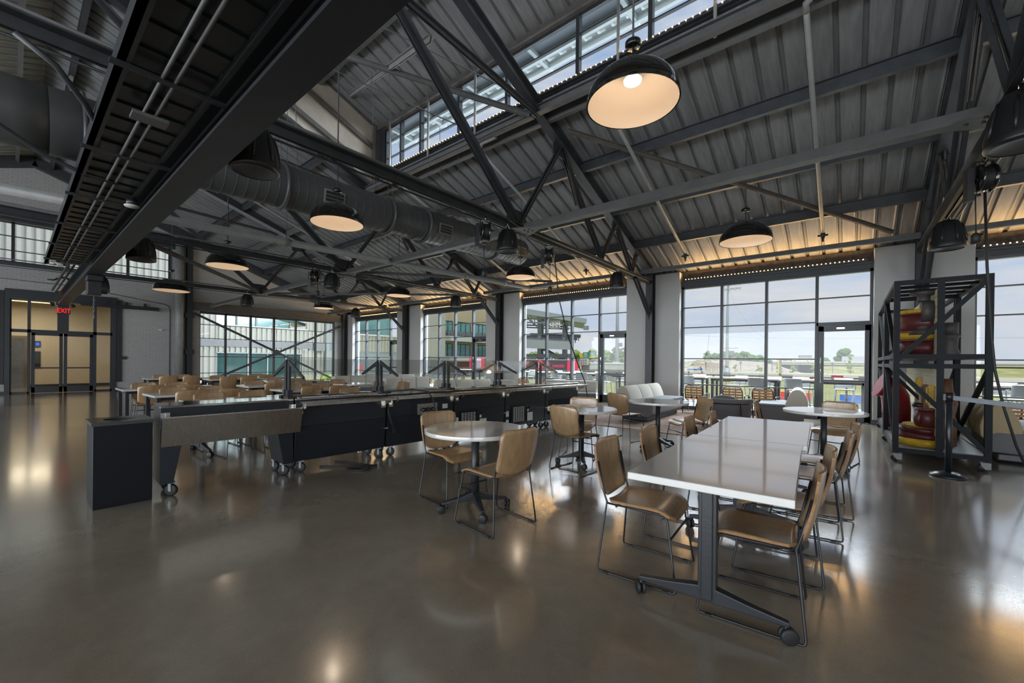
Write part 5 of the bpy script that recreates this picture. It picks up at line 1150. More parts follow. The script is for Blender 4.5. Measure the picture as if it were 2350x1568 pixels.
# slatted lounge chairs at the glass
def make_slat():
    t = bpy.data.objects.new('slatted_chair', None); COL.objects.link(t)
    # faces local +x (toward the glass); back at -x
    MB().tube([(-0.20, -0.22, 0.36), (-0.26, -0.22, 0.62), (-0.28, -0.19, 0.72), (-0.285, -0.14, 0.745), (-0.285, 0.14, 0.745), (-0.28, 0.19, 0.72), (-0.26, 0.22, 0.62), (-0.20, 0.22, 0.36)], 0.013, 8).build('back_frame', 'chair_wire', t)
    for k in range(5):
        z = 0.41 + 0.068 * k; x = -0.215 - 0.048 * k / 2.2
        MB().box((x - 0.004, 0, z), (0.014, 0.41, 0.050)).build('slat', 'slat_wood', t, bevel=0.003)
    MB().bx(-0.226, -0.075, 0.38, -0.214, -0.045, 0.5).bx(-0.226, 0.045, 0.38, -0.214, 0.075, 0.5).beam((-0.225, -0.07, 0.4), (-0.28, -0.07, 0.72), 0.025, 0.006).beam((-0.225, 0.07, 0.4), (-0.28, 0.07, 0.72), 0.025, 0.006).build('back_strap', 'chair_wire', t)
    for k in range(5): MB().bx(-0.18 + k * 0.09, -0.22, 0.355, -0.11 + k * 0.09, 0.22, 0.37).build('seat_slat', 'slat_wood', t)
    for s in (-1, 1):
        MB().tube([(-0.30, s * 0.27, 0.0), (-0.27, s * 0.27, 0.50), (-0.20, s * 0.27, 0.535), (0.20, s * 0.27, 0.52), (0.25, s * 0.27, 0.48), (0.27, s * 0.27, 0.0)], 0.012, 8).tube([(-0.25, s * 0.22, 0.36), (-0.25, s * 0.27, 0.36)], 0.01, 6).tube([(0.26, s * 0.27, 0.35), (0.24, s * 0.2, 0.35), (-0.2, s * 0.2, 0.35)], 0.01, 6).build('arm_frame', 'chair_wire', t)
    return t
G = 'slatted wood lounge chairs at the windows'
for x, y, d, l in [(-3.20, 11.75, 92, 'slatted wood chair at the glass, left of the three behind the tub armchair'), (-2.28, 11.78, 90, 'slatted wood chair at the glass directly above the tub armchair'), (-1.62 + 0.0, 11.80, 88, 'slatted wood chair at the glass left of the facing cream bench'), (2.28, 11.5, 86, 'slatted wood chair at the right edge behind the tan bench'), (-8.9, 11.75, 90, 'slatted wood chair left of two, seen over the last counter'), (-8.15, 11.78, 90, 'slatted wood chair right of two, seen over the last counter'), (-14.1, 11.6, 90, 'slatted wood chair peeking over the cream blocks, before the facade window')]:
    place('slat', make_slat, (x, y, 0.012 if -4.9 < x < -0.9 else 0), R(d), l, 'chair', G)

# ---------------------------------------------------------------- display rack with foundry patterns
RX0, RX1, RY0, RYM, RY1, RZ0, RZM, RZT = 0.50, 1.36, 7.86, 9.95, 11.95, 0.13, 1.40, 2.52
t = thing('display_rack', 'tall black steel display rack on white casters near the right edge', 'display rack', (RX0, RY0, 0))
q = 0.065; W_ = RX1 - RX0; D1 = RYM - RY0; D2 = RY1 - RY0
for x in (0, W_):
    for y in (0, D1 - 0.1, D1 + 0.02, D2): MB().bx(x - q / 2, y - q / 2, RZ0, x + q / 2, y + q / 2, RZT).build('post', 'rack_steel', t)
for y in (0,): MB().bx(W_ * 0.50 - q / 2, y - q / 2, RZ0, W_ * 0.50 + q / 2, y + q / 2, RZT).build('post', 'rack_steel', t)
for z in (RZ0 + 0.04, RZM - 0.06, RZM + 0.07, RZT - 0.03):
    b = MB()
    for y in (0, D1 - 0.1, D2): b.bx(0, y - q * 0.46, z - q * 0.46, W_, y + q * 0.46, z + q * 0.46)
    for x in (0, W_): b.bx(x - q * 0.46, 0, z - q * 0.46, x + q * 0.46, D2, z + q * 0.46)
    b.build('rail', 'rack_steel', t)
for k in range(4): MB().bx(0.03, 0.45 + k * 0.45, RZT - 0.055, W_ - 0.03, 0.49 + k * 0.45, RZT - 0.015).build('top_slat', 'rack_steel', t)
MB().beam((0, 0, RZM), (W_, 0, RZT - 0.05), 0.055, 0.055).build('diagonal_brace', 'rack_steel', t)
MB().beam((0, 0, RZM - 0.1), (W_, 0, RZ0 + 0.1), 0.055, 0.055).build('diagonal_brace', 'rack_steel', t)
for y0, y1 in ((0, D1 - 0.1), (D1 + 0.02, D2)):
    MB().beam((0, y0, RZM), (0, y1, RZT - 0.1), 0.05, 0.05).build('diagonal_brace', 'rack_steel', t); MB().beam((0, y0, RZ0 + 0.1), (0, y1, RZM - 0.1), 0.05, 0.05).build('diagonal_brace', 'rack_steel', t)
    MB().beam((W_, y0, RZM - 0.1), (W_, y1, RZ0 + 0.1), 0.05, 0.05).build('diagonal_brace', 'rack_steel', t)
MB().beam((0, D1 - 0.1, RZM - 0.1), (W_, D1 - 0.1, RZ0 + 0.1), 0.05, 0.05).beam((0, D2, RZ0 + 0.1), (W_, D2, RZM), 0.05, 0.05).beam((0, D2, RZM), (W_, D2, RZT), 0.05, 0.05).build('diagonal_brace', 'rack_steel', t)
MB().bx(0, 0, RZ0 + 0.05, W_, D2, RZ0 + 0.08).build('base_plate', 'rack_plate', t)
MB().bx(0, 0, RZM + 0.04, W_, D2, RZM + 0.06).build('shelf_plate', 'rack_plate', t)
for x, y in ((0.02, 0.02), (W_ - 0.02, 0.02), (0.02, D1 - 0.05), (W_ - 0.02, D1 - 0.05), (0.02, D2 - 0.02), (W_ - 0.02, D2 - 0.02)):
    o = MB().lathe([(0, -0.02), (0.045, -0.02), (0.05, 0), (0.045, 0.02), (0, 0.02)], (x - 0.02, y, 0.05), 18, (0, 1, 0)).build('caster', 'rubber', t)
    MB().prism([(x - 0.045, y - 0.030, 0.125), (x + 0.05, y - 0.030, 0.125), (x + 0.05, y - 0.030, 0.035), (x + 0.0, y - 0.030, 0.03), (x - 0.035, y - 0.030, 0.075)], (0, 0.006, 0)).prism([(x - 0.045, y + 0.024, 0.125), (x + 0.05, y + 0.024, 0.125), (x + 0.05, y + 0.024, 0.035), (x + 0.0, y + 0.024, 0.03), (x - 0.035, y + 0.024, 0.075)], (0, 0.006, 0)).bx(x - 0.045, y - 0.030, 0.118, x + 0.05, y + 0.030, 0.13).build('caster_fork', 'pipe_grey', o)
# plank panel standing along the middle of the rack, both storeys
px = RX0 + W_ * 0.50
def planks(z0, z1, label):
    b = MB(); z = z0; k = 0
    while z < z1 - 0.01:
        h = min(0.136, z1 - z); b.bx(px - 0.02, RY0 + 0.06 + (k % 2) * 0.01, z + 0.003, px + 0.02, RY1 - 0.1, z + h - 0.003); z += 0.14; k += 1
    b.bx(px - 0.012, RY0 + 0.08, z0, px + 0.012, RY1 - 0.12, z1)
    return tag(b.build('plank_panel', 'white_boards'), label, 'panel', 'plank panels in the display rack')
planks(RZM + 0.06, RZT - 0.12, 'cream plank panel in the upper half of the display rack'); planks(RZ0 + 0.08, RZM - 0.1, 'cream plank panel in the lower half of the display rack')
G = 'old foundry patterns on the display rack'
# stacked red and yellow half drums against the upper panel (flat face to the planks)
def half_drum(x, y, z, bands, r, label):
    t = thing('foundry_pattern', label, 'foundry pattern', (x, y, z), 0, G)
    zz = 0
    for h, rr_, m in bands:
        n = 20; p = [(-rr_ * math.sin(math.pi * k / n), -rr_ * math.cos(math.pi * k / n), zz) for k in range(n + 1)]
        MB().prism(p, (0, 0, h), True).build('band', m, t); zz += h
    return t
half_drum(px - 0.022, 8.62, RZM + 0.062, [(0.04, 0.36, 'pattern_yellow'), (0.20, 0.36, 'pattern_dark_red'), (0.03, 0.37, 'pattern_brown'), (0.09, 0.37, 'pattern_yellow'), (0.03, 0.37, 'pattern_brown'), (0.24, 0.35, 'pattern_dark_red'), (0.02, 0.36, 'pattern_brown'), (0.05, 0.36, 'pattern_yellow')], 0.37, 'tall red and yellow banded half drum on the upper shelf of the rack')
half_drum(px - 0.022, 8.45, RZ0 + 0.082, [(0.10, 0.42, 'pattern_yellow'), (0.07, 0.42, 'pattern_dark_red'), (0.08, 0.34, 'pattern_dark_red'), (0.03, 0.30, 'pattern_yellow')], 0.42, 'stepped red and yellow half disc on the base of the rack')
t = thing('foundry_pattern', 'round grey iron valve body with flanges on the upper planks', 'foundry pattern', (px - 0.02, 8.32, 2.12), 0, G)
MB().cyl((0, 0, 0.0), 0.155, 0.13, 26, (-1, 0, 0)).build('valve_body', 'pattern_iron', t)
MB().lathe([(0, 0), (0.15, 0), (0.15, 0.05), (0.07, 0.06), (0.07, 0.12)], (-0.10, 0, -0.33), 22).build('flange', 'pattern_iron', t); MB().lathe([(0.07, -0.13), (0.07, -0.05), (0.15, -0.04), (0.15, 0), (0, 0)], (-0.10, 0, 0.28), 22).build('flange', 'pattern_iron', t)
t = thing('foundry_pattern', 'large glossy red pipe elbow leaning at the back of the rack', 'foundry pattern', (px - 0.26, 10.4, RZ0 + 0.082), 0, G)
MB().tube([(0, 0, 0.0), (0, 0, 0.35), (-0.02, -0.02, 0.55), (-0.08, -0.05, 0.68), (-0.2, -0.08, 0.76)], [0.2, 0.2, 0.2, 0.2, 0.2], 26).build('elbow', 'pattern_red', t); MB().cyl((-0.19, -0.08, 0.76), 0.25, 0.05, 26, (-0.9, -0.2, 0.4)).build('flange', 'pattern_red', t)
for (x, y, z, sy, sz, m, l) in [(px - 0.05, 8.75, 0.85, 0.16, 0.42, 'pattern_brown', 'brown upright wooden block on the lower planks'), (px - 0.05, 8.18, 0.93, 0.10, 0.28, 'pattern_yellow', 'small yellow block high on the lower planks, nearest the post'), (px - 0.05, 9.45, 1.03, 0.12, 0.24, 'pattern_yellow', 'yellow block behind the brown one on the lower planks'), (px - 0.05, 9.3, 0.44, 0.16, 0.34, 'pattern_brown', 'brown block low on the lower planks')]:
    tag(MB().bx(x - 0.03, y - sy / 2, z - sz / 2, x + 0.03, y + sy / 2, z + sz / 2).bx(x - 0.05, y - sy / 2 + 0.02, z - sz / 2 + 0.03, x - 0.03, y + sy / 2 - 0.02, z + sz / 2 - 0.03).build('foundry_pattern', m, bevel=0.006), l, 'foundry pattern', G)
t = thing('foundry_pattern', 'grey curved pipe with black collar on the lower planks', 'foundry pattern', (px - 0.10, 8.72, 0.62), 0, G)
MB().tube([(0, 0.06, 0.10), (0, 0.05, -0.05), (0, 0.0, -0.16), (0, -0.10, -0.22), (0, -0.2, -0.23)], 0.085, 20).build('pipe', 'pattern_grey', t); MB().tube([(0, 0.06, 0.09), (0, 0.06, 0.16)], 0.092, 20).build('collar', 'caster_black', t)
t = thing('foundry_pattern', 'dark red tee with a round flange beside the front rack post', 'foundry pattern', (px - 0.08, 8.16, 0.58), 0, G)
MB().tube([(0, 0, -0.10), (0, 0, 0.14)], 0.10, 20).build('body', 'pattern_dark_red', t); MB().cyl((-0.02, 0.02, 0.02), 0.13, 0.07, 22, (-0.8, 0.5, 0.1)).build('flange', 'pattern_dark_red', t); MB().cyl((0, 0, 0.14), 0.13, 0.03, 22).build('flange', 'pattern_dark_red', t)
tag(MB().lathe([(0, 0), (0.11, 0), (0.12, 0.05), (0.09, 0.14), (0.10, 0.28), (0.13, 0.32), (0, 0.32)], (px + 0.17, 8.6, RZM + 0.065), 22).lathe([(0, 0.32), (0.10, 0.32), (0.10, 0.5), (0, 0.5)], (px + 0.17, 8.6, RZM + 0.065), 22).build('foundry_pattern', 'pattern_iron'), 'dark turned iron pattern behind the upper planks', 'foundry pattern', G)
tag(MB().lathe([(0, 0), (0.11, 0), (0.11, 0.35), (0.09, 0.42), (0.12, 0.6), (0.07, 0.78), (0.06, 0.95), (0, 0.95)], (px + 0.14, 8.5, RZ0 + 0.08), 22).build('foundry_pattern', 'pattern_brown'), 'tall brown turned wooden pattern behind the lower planks', 'foundry pattern', G)

# retractable belt barrier
t = thing('belt_barrier', 'black belt barrier post in front of the display rack', 'barrier post', (0.935, 7.24, 0))
MB().lathe([(0, 0), (0.168, 0), (0.17, 0.012), (0.165, 0.022), (0.10, 0.05), (0.045, 0.062), (0, 0.062)], (0, 0, 0), 40).build('base', 'cabinet_black', t)
MB().tube([(0, 0, 0.05), (0, 0, 0.95)], 0.032, 20).build('post', 'cabinet_black', t)
MB().tube([(0, 0, 0.92), (0, 0, 1.02)], 0.036, 20).bx(-0.05, -0.02, 0.925, -0.03, 0.02, 1.0).build('head', 'caster_black', t)
MB().prism([(0.03, -0.015, 0.985), (0.03, -0.015, 0.932), (0.5, -0.62, 0.905), (1.1, -1.4, 0.90), (1.1, -1.4, 0.953), (0.5, -0.62, 0.958)], (0.003, 0.002, 0)).build('belt', 'belt_grey', t)
# ================================================================ outdoors
TZ = -0.10
struct(MB().bx(-21, 12.76, -0.4, 14, 17.4, TZ).build('floor_terrace', 'terrace'))
struct(MB().bx(-400, 17.4, -1.5, 400, 700, -1.1).bx(-400, 12.8, -1.5, -21, 17.4, -1.1).bx(14, -60, -1.5, 400, 17.4, -1.1).bx(-400, -60, -1.5, -60, 12.8, -1.1).build('ground_field', 'turf'))
struct(MB().bx(-60, -40, -0.4, XE - 0.4, 12.8, -0.06).build('ground_lane', 'concrete_pale'))
# high tables on the terrace
def make_high():
    t = bpy.data.objects.new('high_table', None); COL.objects.link(t)
    MB().bx(-0.92, -0.33, 0.985, 0.92, 0.33, 1.025).build('tabletop', 'table_teak', t)
    for sx in (-1, 1):
        for sy in (-1, 1): MB().bx(sx * 0.82 - 0.03, sy * 0.24 - 0.03, 0, sx * 0.82 + 0.03, sy * 0.24 + 0.03, 0.985).build('leg', 'black_steel', t)
    MB().bx(-0.86, -0.27, 0.92, 0.86, 0.27, 0.985).build('apron', 'black_steel', t)
    return t
def make_stool():
    t = bpy.data.objects.new('bar_stool', None); COL.objects.link(t)
    for sx, sy in ((-1, -1), (-1, 1), (1, -1), (1, 1)): MB().tube([(sx * 0.24, sy * 0.22, 0), (sx * 0.17, sy * 0.19, 0.74)], 0.012, 6).build('leg', 'stand_steel', t)
    MB().tube([(-0.21, -0.21, 0.28), (0.21, -0.21, 0.28), (0.21, 0.21, 0.28), (-0.21, 0.21, 0.28)], 0.010, 6, True).build('foot_ring', 'stand_steel', t)
    MB().bx(-0.19, -0.21, 0.74, 0.20, 0.21, 0.765).build('seat', 'mesh_chair', t)
    b = MB(); shell(b, lambda u, v: ((-0.20 - 0.10 * v - 0.03 * (1 - (2 * u - 1) ** 2), (u - 0.5) * 0.42, 0.80 + 0.26 * v), (1, 0, 0.3)), 6, 4, 0.012); b.build('backrest', ['mesh_chair', 'mesh_chair'], t)
    MB().tube([(0.15, -0.22, 0.76), (0.12, -0.23, 0.94), (-0.26, -0.22, 0.96)], 0.010, 6).tube([(0.15, 0.22, 0.76), (0.12, 0.23, 0.94), (-0.26, 0.22, 0.96)], 0.010, 6).build('arm', 'stand_steel', t)
    return t
G = 'high tables on the terrace'; G2 = 'bar stools on the terrace'
tb = [(-4.35, 13.9, 'behind the left light of the patio door window'), (-2.40, 13.75, 'behind the second light of the patio door window'), (-0.55, 13.95, 'behind the third light of the patio door window'), (1.30, 14.05, 'behind the patio door nearest the rack'), (3.2, 13.9, 'behind the tan bench at the right'), (-7.1, 13.9, 'behind the patio door of the stand window'), (-9.1, 13.9, 'behind the middle of the stand window'), (-11.6, 13.9, 'behind the switch plate pier'), (-13.9, 13.9, 'behind the facade window'), (5.0, 14.2, 'at the far right end of the terrace')]
for x, y, l in tb: place('high', make_high, (x, y, TZ), R(rnd.uniform(-3, 3)), 'teak topped high table on the terrace ' + l, 'table', G)
k = 0
for x, y, l in tb[:8]:
    for dx, dy, d, w in ((-0.45, -0.62, 90, 'left near'), (0.45, -0.62, 90, 'right near'), (-0.45, 0.62, -90, 'left far'), (0.5, 0.62, -90, 'right far')):
        if (k * 7) % 5 == 3: k += 1; continue
        k += 1
        yy = max(y + dy, 13.05)
        place('stool', make_stool, (x + dx + rnd.uniform(-0.1, 0.1), yy, TZ), R(d + rnd.uniform(-25, 25)), 'mesh stool, ' + w + ' of the high table ' + l.replace('light of the ', 'light of '), 'bar stool', G2)
# terrace railing with drink rail
t = thing('terrace_railing', 'black terrace railing with wire mesh and a dark drink ledge', 'railing', (-21, 16.4, TZ))
MB().bx(0, -0.12, 1.0, 35, 0.16, 1.04).build('drink_ledge', 'dark_steel', t)
b = MB()
for i in range(19): b.bx(i * 1.9, -0.025, 0, i * 1.9 + 0.05, 0.025, 1.0)
b.build('post', 'dark_steel', t)['kind'] = 'stuff'
b = MB()
for i in range(5): b.bx(0, -0.006, 0.12 + i * 0.2, 35, 0.006, 0.13 + i * 0.2)
for i in range(290): b.bx(i * 0.12, -0.004, 0.1, i * 0.12 + 0.006, 0.004, 1.0)
b.build('mesh_panel', 'stand_steel', t)
for x, m, w, l in ((-3.0, 'ad_red', 1.6, 'red padded banner low beyond the terrace railing'), (-0.35, 'ad_blue', 0.95, 'blue padded banner low beyond the terrace railing'), (2.0, 'ad_red', 0.9, 'red padded banner beyond the railing at the right edge')):
    t = thing('padded_banner', l, 'banner', (x, 24, -1.1)); MB().bx(0, 0, 0.72, w, 0.12, 1.08).build('pad', m, t); MB().bx(-0.05, -0.01, 1.08, w + 0.05, 0.13, 1.13).build('top_roll', 'sign_yellow', t); MB().bx(0, 0.02, 0, w, 0.10, 0.72).build('skirt', 'stand_wall', t)
# outfield wall with ads
t = thing('outfield_wall', 'pale outfield wall with red and white ad panels beyond the field', 'wall', (-34, 72, -1.1))
MB().bx(0, 0, 0, 75, 0.3, 1.15).build('wall_panel', 'ad_white', t)
for k in range(24):
    x = 3 + k * 2.9; h = rnd.uniform(0.5, 0.8); MB().bx(x, -0.02, 0.15, x + rnd.uniform(0.5, 1.5), 0, 0.15 + h).build('ad_patch', rnd.choice(['ad_red', 'far_bldg', 'ad_red', 'siding_band']), t)
t = thing('billboard', 'white billboard with blue lettering blocks left on the outfield wall', 'billboard', (-21.0, 71, -1.1)); MB().bx(0, 0, 1.1, 2.9, 0.15, 2.0).build('board', 'ad_white', t)
MB().bx(0.2, -0.02, 1.25, 1.8, 0, 1.48).build('letter_block', 'ad_blue', t); MB().bx(1.9, -0.02, 1.25, 2.6, 0, 1.6).build('letter_block', 'ad_blue', t); MB().bx(2.1, -0.02, 1.65, 2.4, 0, 1.8).build('letter_block', 'ad_red', t); MB().bx(0.3, 0.02, 0, 0.5, 0.12, 1.1).bx(2.4, 0.02, 0, 2.6, 0.12, 1.1).build('leg', 'stand_steel', t)
t = thing('foul_pole', 'yellow foul pole with a dark vertical lettering banner', 'foul pole', (-8.0, 70, -1.1)); MB().bx(0, 0, 0, 0.14, 0.14, 3.2).build('pole', 'sign_yellow', t); MB().bx(0.14, 0.02, 0.3, 0.42, 0.1, 3.2).build('banner', 'siding_band', t)
# hill
def hillfn(u, v):
    x = -46 + 44 * u; y = 80 + 36 * v
    h = 3.15 * math.exp(-((x + 23) / 9.5) ** 2) * math.sin(math.pi * min(1, v * 0.9 + 0.02)) + 1.9 * math.exp(-((x + 37) / 7) ** 2) * math.sin(math.pi * v) + 1.5 * math.exp(-((x + 13) / 5) ** 2) * math.sin(math.pi * v)
    return (x, y, -1.12 + h + 0.12 * math.sin(x * 1.9) * math.sin(y * 0.8))
struct(MB().grid(hillfn, 44, 20).build('hill_terrain', 'hill_dirt'), 'bare tan dirt mound beyond the outfield', 'hill')
b = MB()
for k in range(260):
    u, v = rnd.random(), rnd.uniform(0.28, 0.6); x, y, z = hillfn(u, v)
    if x < -19: b.ball((x, y, z), rnd.uniform(0.2, 0.5), 6, (1.8, 1.2, 0.35))
tag(b.build('hill_grass', 'hill_grass'), 'yellow green grass clumps over the left shoulder of the mound', 'grass', kind='stuff')
struct(MB().prism([(-4, 80, -1.1), (-4, 92, 0.95), (-4, 110, 0.95), (-4, 112, -1.1)], (70, 0, 0)).build('embankment_terrain', 'hill_grass'), 'grassy embankment below the highway', 'embankment')
def tree(x, y, z, h, w, label, m='leaf_green', group='trees beyond the field', n=26):
    t = thing('tree', label, 'tree', (x, y, z), 0, group)
    MB().tube([(0, 0, 0), (0.02 * h, 0, h * 0.5), (0, 0, h * 0.8)], [0.05 * w, 0.035 * w, 0.015 * w], 7).build('trunk', 'bark', t)
    b = MB()
    for k in range(n):
        a = rnd.uniform(0, 6.28); q = rnd.random() ** 0.5; zz = rnd.uniform(0.3, 1.0); env = math.sin(math.pi * min(1, max(0.12, (zz - 0.2) / 0.85)))
        b.ball((math.cos(a) * q * w * 0.5 * env, math.sin(a) * q * w * 0.5 * env, zz * h * 0.92), w * rnd.uniform(0.12, 0.22), 8, (1, 1, 0.8), 0.12)
    b.build('crown', m, t)
    return t
hx = [(-25.5, 'leftmost green tree on top of the mound'), (-23.9, 'second green tree on the mound crest'), (-21.6, 'green tree on the mound just right of the light mast'), (-20.0, 'bushy green tree in the middle of the mound crest'), (-18.2, 'round green tree above the middle of the mound'), (-16.6, 'low green tree right of the mound middle'), (-15.2, 'green tree where the mound starts to fall'), (-14.0, 'last low green tree at the right end of the mound')]
for k, (x, l) in enumerate(hx):
    tree(x, 103, hillfn((x + 46) / 44, 0.64)[2] - 0.3, (2.6, 2.0, 2.4, 2.1, 2.5, 1.8, 1.7, 1.2)[k], (2.2, 2.6, 3.0, 2.6, 2.6, 2.4, 2.4, 2.0)[k], l)
tree(-1.1, 150, -1.1, 7.0, 4.4, 'large round dark tree beyond the highway behind the patio door', n=46)
tree(-6.0, 152, -1.1, 4.2, 4.6, 'low broad tree beyond the highway, left of the large round one'); tree(3.2, 152, -1.1, 4.4, 3.0, 'small tree beyond the highway at the door edge')
for k, (x, y, l) in enumerate([(-21.5, 76, 'thin sapling left of the billboard'), (-14.6, 76, 'thin sapling just right of the light mast base'), (-11.2, 76, 'thin sapling in front of the mound slope, right of the lamp'), (-8.6, 76, 'thin sapling left of the foul pole'), (-6.8, 76, 'thin sapling right of the foul pole'), (-4.1, 76, 'leafy sapling left of the patio door jamb'), (0.0, 76, 'taller sapling seen through the patio door glass'), (2.6, 76, 'small sapling at the right of the patio door glass')]):
    tree(x, y, -1.1, (2.6, 2.3, 2.4, 2.3, 2.2, 2.7, 4.0, 2.4)[k], 1.0, l, 'leaf_fresh', 'saplings along the outfield', 14)
# highway
t = thing('highway', 'elevated pale highway crossing behind the field', 'highway', (-60, 130, -1.1))
MB().bx(28, 0, 2.25, 260, 10, 2.85).build('deck', 'concrete_pale', t); MB().bx(28, -0.2, 2.85, 260, 0, 3.15).build('parapet', 'ad_white', t)
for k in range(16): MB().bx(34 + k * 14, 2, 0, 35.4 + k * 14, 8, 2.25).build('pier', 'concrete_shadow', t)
MB().bx(28, 8.5, 0, 260, 9, 2.25).build('back_wall', 'siding_band', t)
for x, w, h, m, l in ((-12, 4, 0.9, 'ad_white', 'white van body on the highway'), (-1.6, 6, 1.3, 'far_bldg', 'grey truck trailer on the highway behind the door glass'), (6.4, 7, 1.5, 'ad_white', 'white truck trailer on the highway'), (5.2, 1.1, 1.3, 'ad_blue', 'blue truck cab on the highway')):
    t = thing('highway_vehicle', l, 'vehicle', (x, 133, 1.75)); MB().bx(0, 0, 0.3, w, 2.2, 0.3 + h).build('body', m, t); MB().cyl((0.6, 0, 0.25), 0.25, 0.2, 12, (0, 1, 0)).cyl((w - 0.6, 0, 0.25), 0.25, 0.2, 12, (0, 1, 0)).build('wheel', 'rubber', t)
def block(x, y, z, w, d, h, label, m, rows=0, cols=0):
    t = thing('distant_building', label, 'building', (x, y, z)); MB().bx(0, 0, 0, w, d, h).build('walls', m, t); MB().bx(-0.1, -0.1, h, w + 0.1, d + 0.1, h + h * 0.05).build('roof', 'siding_band', t)
    if rows:
        b = MB()
        for i in range(cols): b.bx(w * (i + 0.2) / cols, -0.15, h * 0.1, w * (i + 0.65) / cols, 0, h * 0.92)
        b.build('window_band', 'siding_band', t)
block(-17.6, 220, -1.1, 4.4, 8, 5.9, 'pale office block with dark vertical window bands beyond the highway', 'far_bldg', 1, 9)
block(-25, 215, -1.1, 6.5, 8, 4.2, 'low grey building beyond the highway left of the office block', 'far_bldg', 1, 3)
block(44, 200, -1.1, 20, 8, 7.6, 'grey patterned garage block at the right edge beyond the highway', 'far_bldg', 1, 16)
# light mast and poles
def mast(x, y, z, h, label, r=0.26):
    t = thing('light_mast', label, 'light mast', (x, y, z), 0, 'tall light masts')
    MB().tube([(0, 0, 0), (0, 0, h * 0.3), (0, 0, h)], [r, r * 0.75, r * 0.4], 12).build('pole', 'galv', t)
    MB().tube([(0, 0, 0), (0, 0, h * 0.14)], [r * 1.6, r * 1.5], 8).build('base_sleeve', 'galv', t)
    b = MB()
    for zz in (h - 0.15, h - 0.75): b.bx(-0.5, -0.08, zz - 0.05, 1.5, 0.08, zz + 0.05)
    for zz in (0.34 * h,): b.bx(-0.9, -0.05, zz - 0.04, 1.3, 0.05, zz + 0.04)
    b.build('crossarm', 'galv', t)
    b = MB()
    for zz in (h - 0.15, h - 0.75):
        for i in range(4): b.bx(-0.4 + i * 0.55, -0.22, zz - 0.2, -0.1 + i * 0.55, 0.0, zz + 0.08)
    b.build('floodlight', 'far_bldg', t)
    MB().bx(0.3, -0.2, 0.27 * h, 0.8, 0.2, 0.27 * h + 0.55).bx(-0.8, -0.2, 0.24 * h - 0.2, -0.28, 0.2, 0.24 * h + 0.2).prism([(0.35, -0.2, 0.25 * h - 0.1), (1.1, -0.2, 0.25 * h + 0.2), (1.1, -0.2, 0.25 * h - 0.15), (0.35, -0.2, 0.25 * h - 0.3)], (0, 0.4, 0)).build('horn_speaker', 'siding_band', t)
    return t
mast(-12.55, 60, -1.1, 13.0, 'tall pale light mast behind the patio door window')
mast(-28.1, 60, -1.1, 18.0, 'pale light mast seen through the glass of the stand window door', 0.36)
for x, l in ((-18.7, 'small lamp post at the billboard'), (-13.5, 'small lamp post before the mound right of the mast'), (-9.2, 'small lamp post left of the foul pole'), (-1.9, 'small lamp post seen through the patio door glass')):
    t = thing('lamp_post', l, 'lamp post', (x, 74, -1.1), 0, 'small lamp posts'); MB().bx(-0.05, -0.05, 0, 0.05, 0.05, 2.4).build('post', 'siding_band', t); MB().lathe([(0.08, 0), (0.22, 0.1), (0.1, 0.35), (0, 0.38)], (0, 0, 2.4), 10).build('lantern', 'siding_band', t)
tag(MB().tube([(-12.5, 60, 11.8), (-11.4, 59, 8.6), (-10.0, 58, 6.6), (-8.7, 57, 5.0), (-7.6, 56, 4.35)], 0.03, 6).build('guy_cable', 'far_bldg'), 'slack cable falling from the mast head across the window', 'cable')
tag(MB().tube([(-24, 56, 5.4), (-7.6, 56, 4.35), (8, 56, 3.9), (20, 56, 3.8)], 0.03, 6).build('field_cable', 'far_bldg'), 'thin level cable strung across the patio door window', 'cable')

# stadium stand seen through the third window
t = thing('stadium_stand', 'covered steel stadium stand with seats behind the tall window', 'stadium stand', (-36, 45, -1.1))
MB().prism([(-1, 0, 10.2), (10.9, 0, 7.75), (10.8, 0, 7.2), (-1, 0, 9.35)], (-0.5, 0.9, 0)).prism([(-1, 0.6, 9.75), (10.3, 0.6, 7.45), (10.3, 0.6, 7.35), (-1, 0.6, 9.6)], (-5, 8.5, 0)).build('canopy', 'galv', t)
b = MB()
for yy in (0.3, 4, 8):
    sx = -0.58 * yy
    b.beam((-1 + sx, yy, 8.0), (8.0 + sx, yy, 7.3), 0.15, 0.2)
    for i in range(8): b.beam((i * 1.1 + sx, yy, 9.2 - i * 0.235), (i * 1.1 + 1.1 * (1 if i % 2 else 0.2) + sx, yy, 7.9 - i * 0.09), 0.09, 0.09)
b.build('canopy_truss', 'stand_steel', t)
for x, w in ((3.0, 0.62), (6.95, 0.45)): MB().bx(x - w / 2, 1, 0, x + w / 2, 1.6, 8.3).build('column', 'stand_steel', t)
MB().prism([(0, 0, 5.55), (8.5, 0, 5.0), (8.5, 0, 3.95), (0, 0, 4.3)], (0, 0.5, 0)).build('upper_fascia', 'galv', t)
MB().prism([(0, 0.4, 4.9), (8.4, 0.4, 4.5), (8.4, 0.4, 4.2), (0, 0.4, 4.6)], (-3.2, 5.6, 0)).build('upper_deck', 'stand_steel', t)
MB().prism([(0, 0.4, 2.3), (8.8, 0.4, 2.3), (8.8, 0.4, 2.6), (0, 0.4, 2.6)], (-3.2, 5.6, 0)).build('lower_deck', 'stand_steel', t)
MB().beam((3.0, 2, 4.2), (6.5, 2, 2.6), 0.8, 0.25).build('stair', 'siding_band', t)
MB().bx(5.65, -0.15, 6.65, 7.05, -0.05, 7.75).build('sign_panel', 'siding_band', t)
text_mesh('sign_letters', 'HHM', 0.95, 'ad_white', t, (6.35, -0.2, 7.12), (R(90), 0, 0), 0.03, sx=0.78)
MB().bx(10.4, 0, 6.4, 10.9, 0.5, 6.9).build('floodlight', 'siding_band', t)
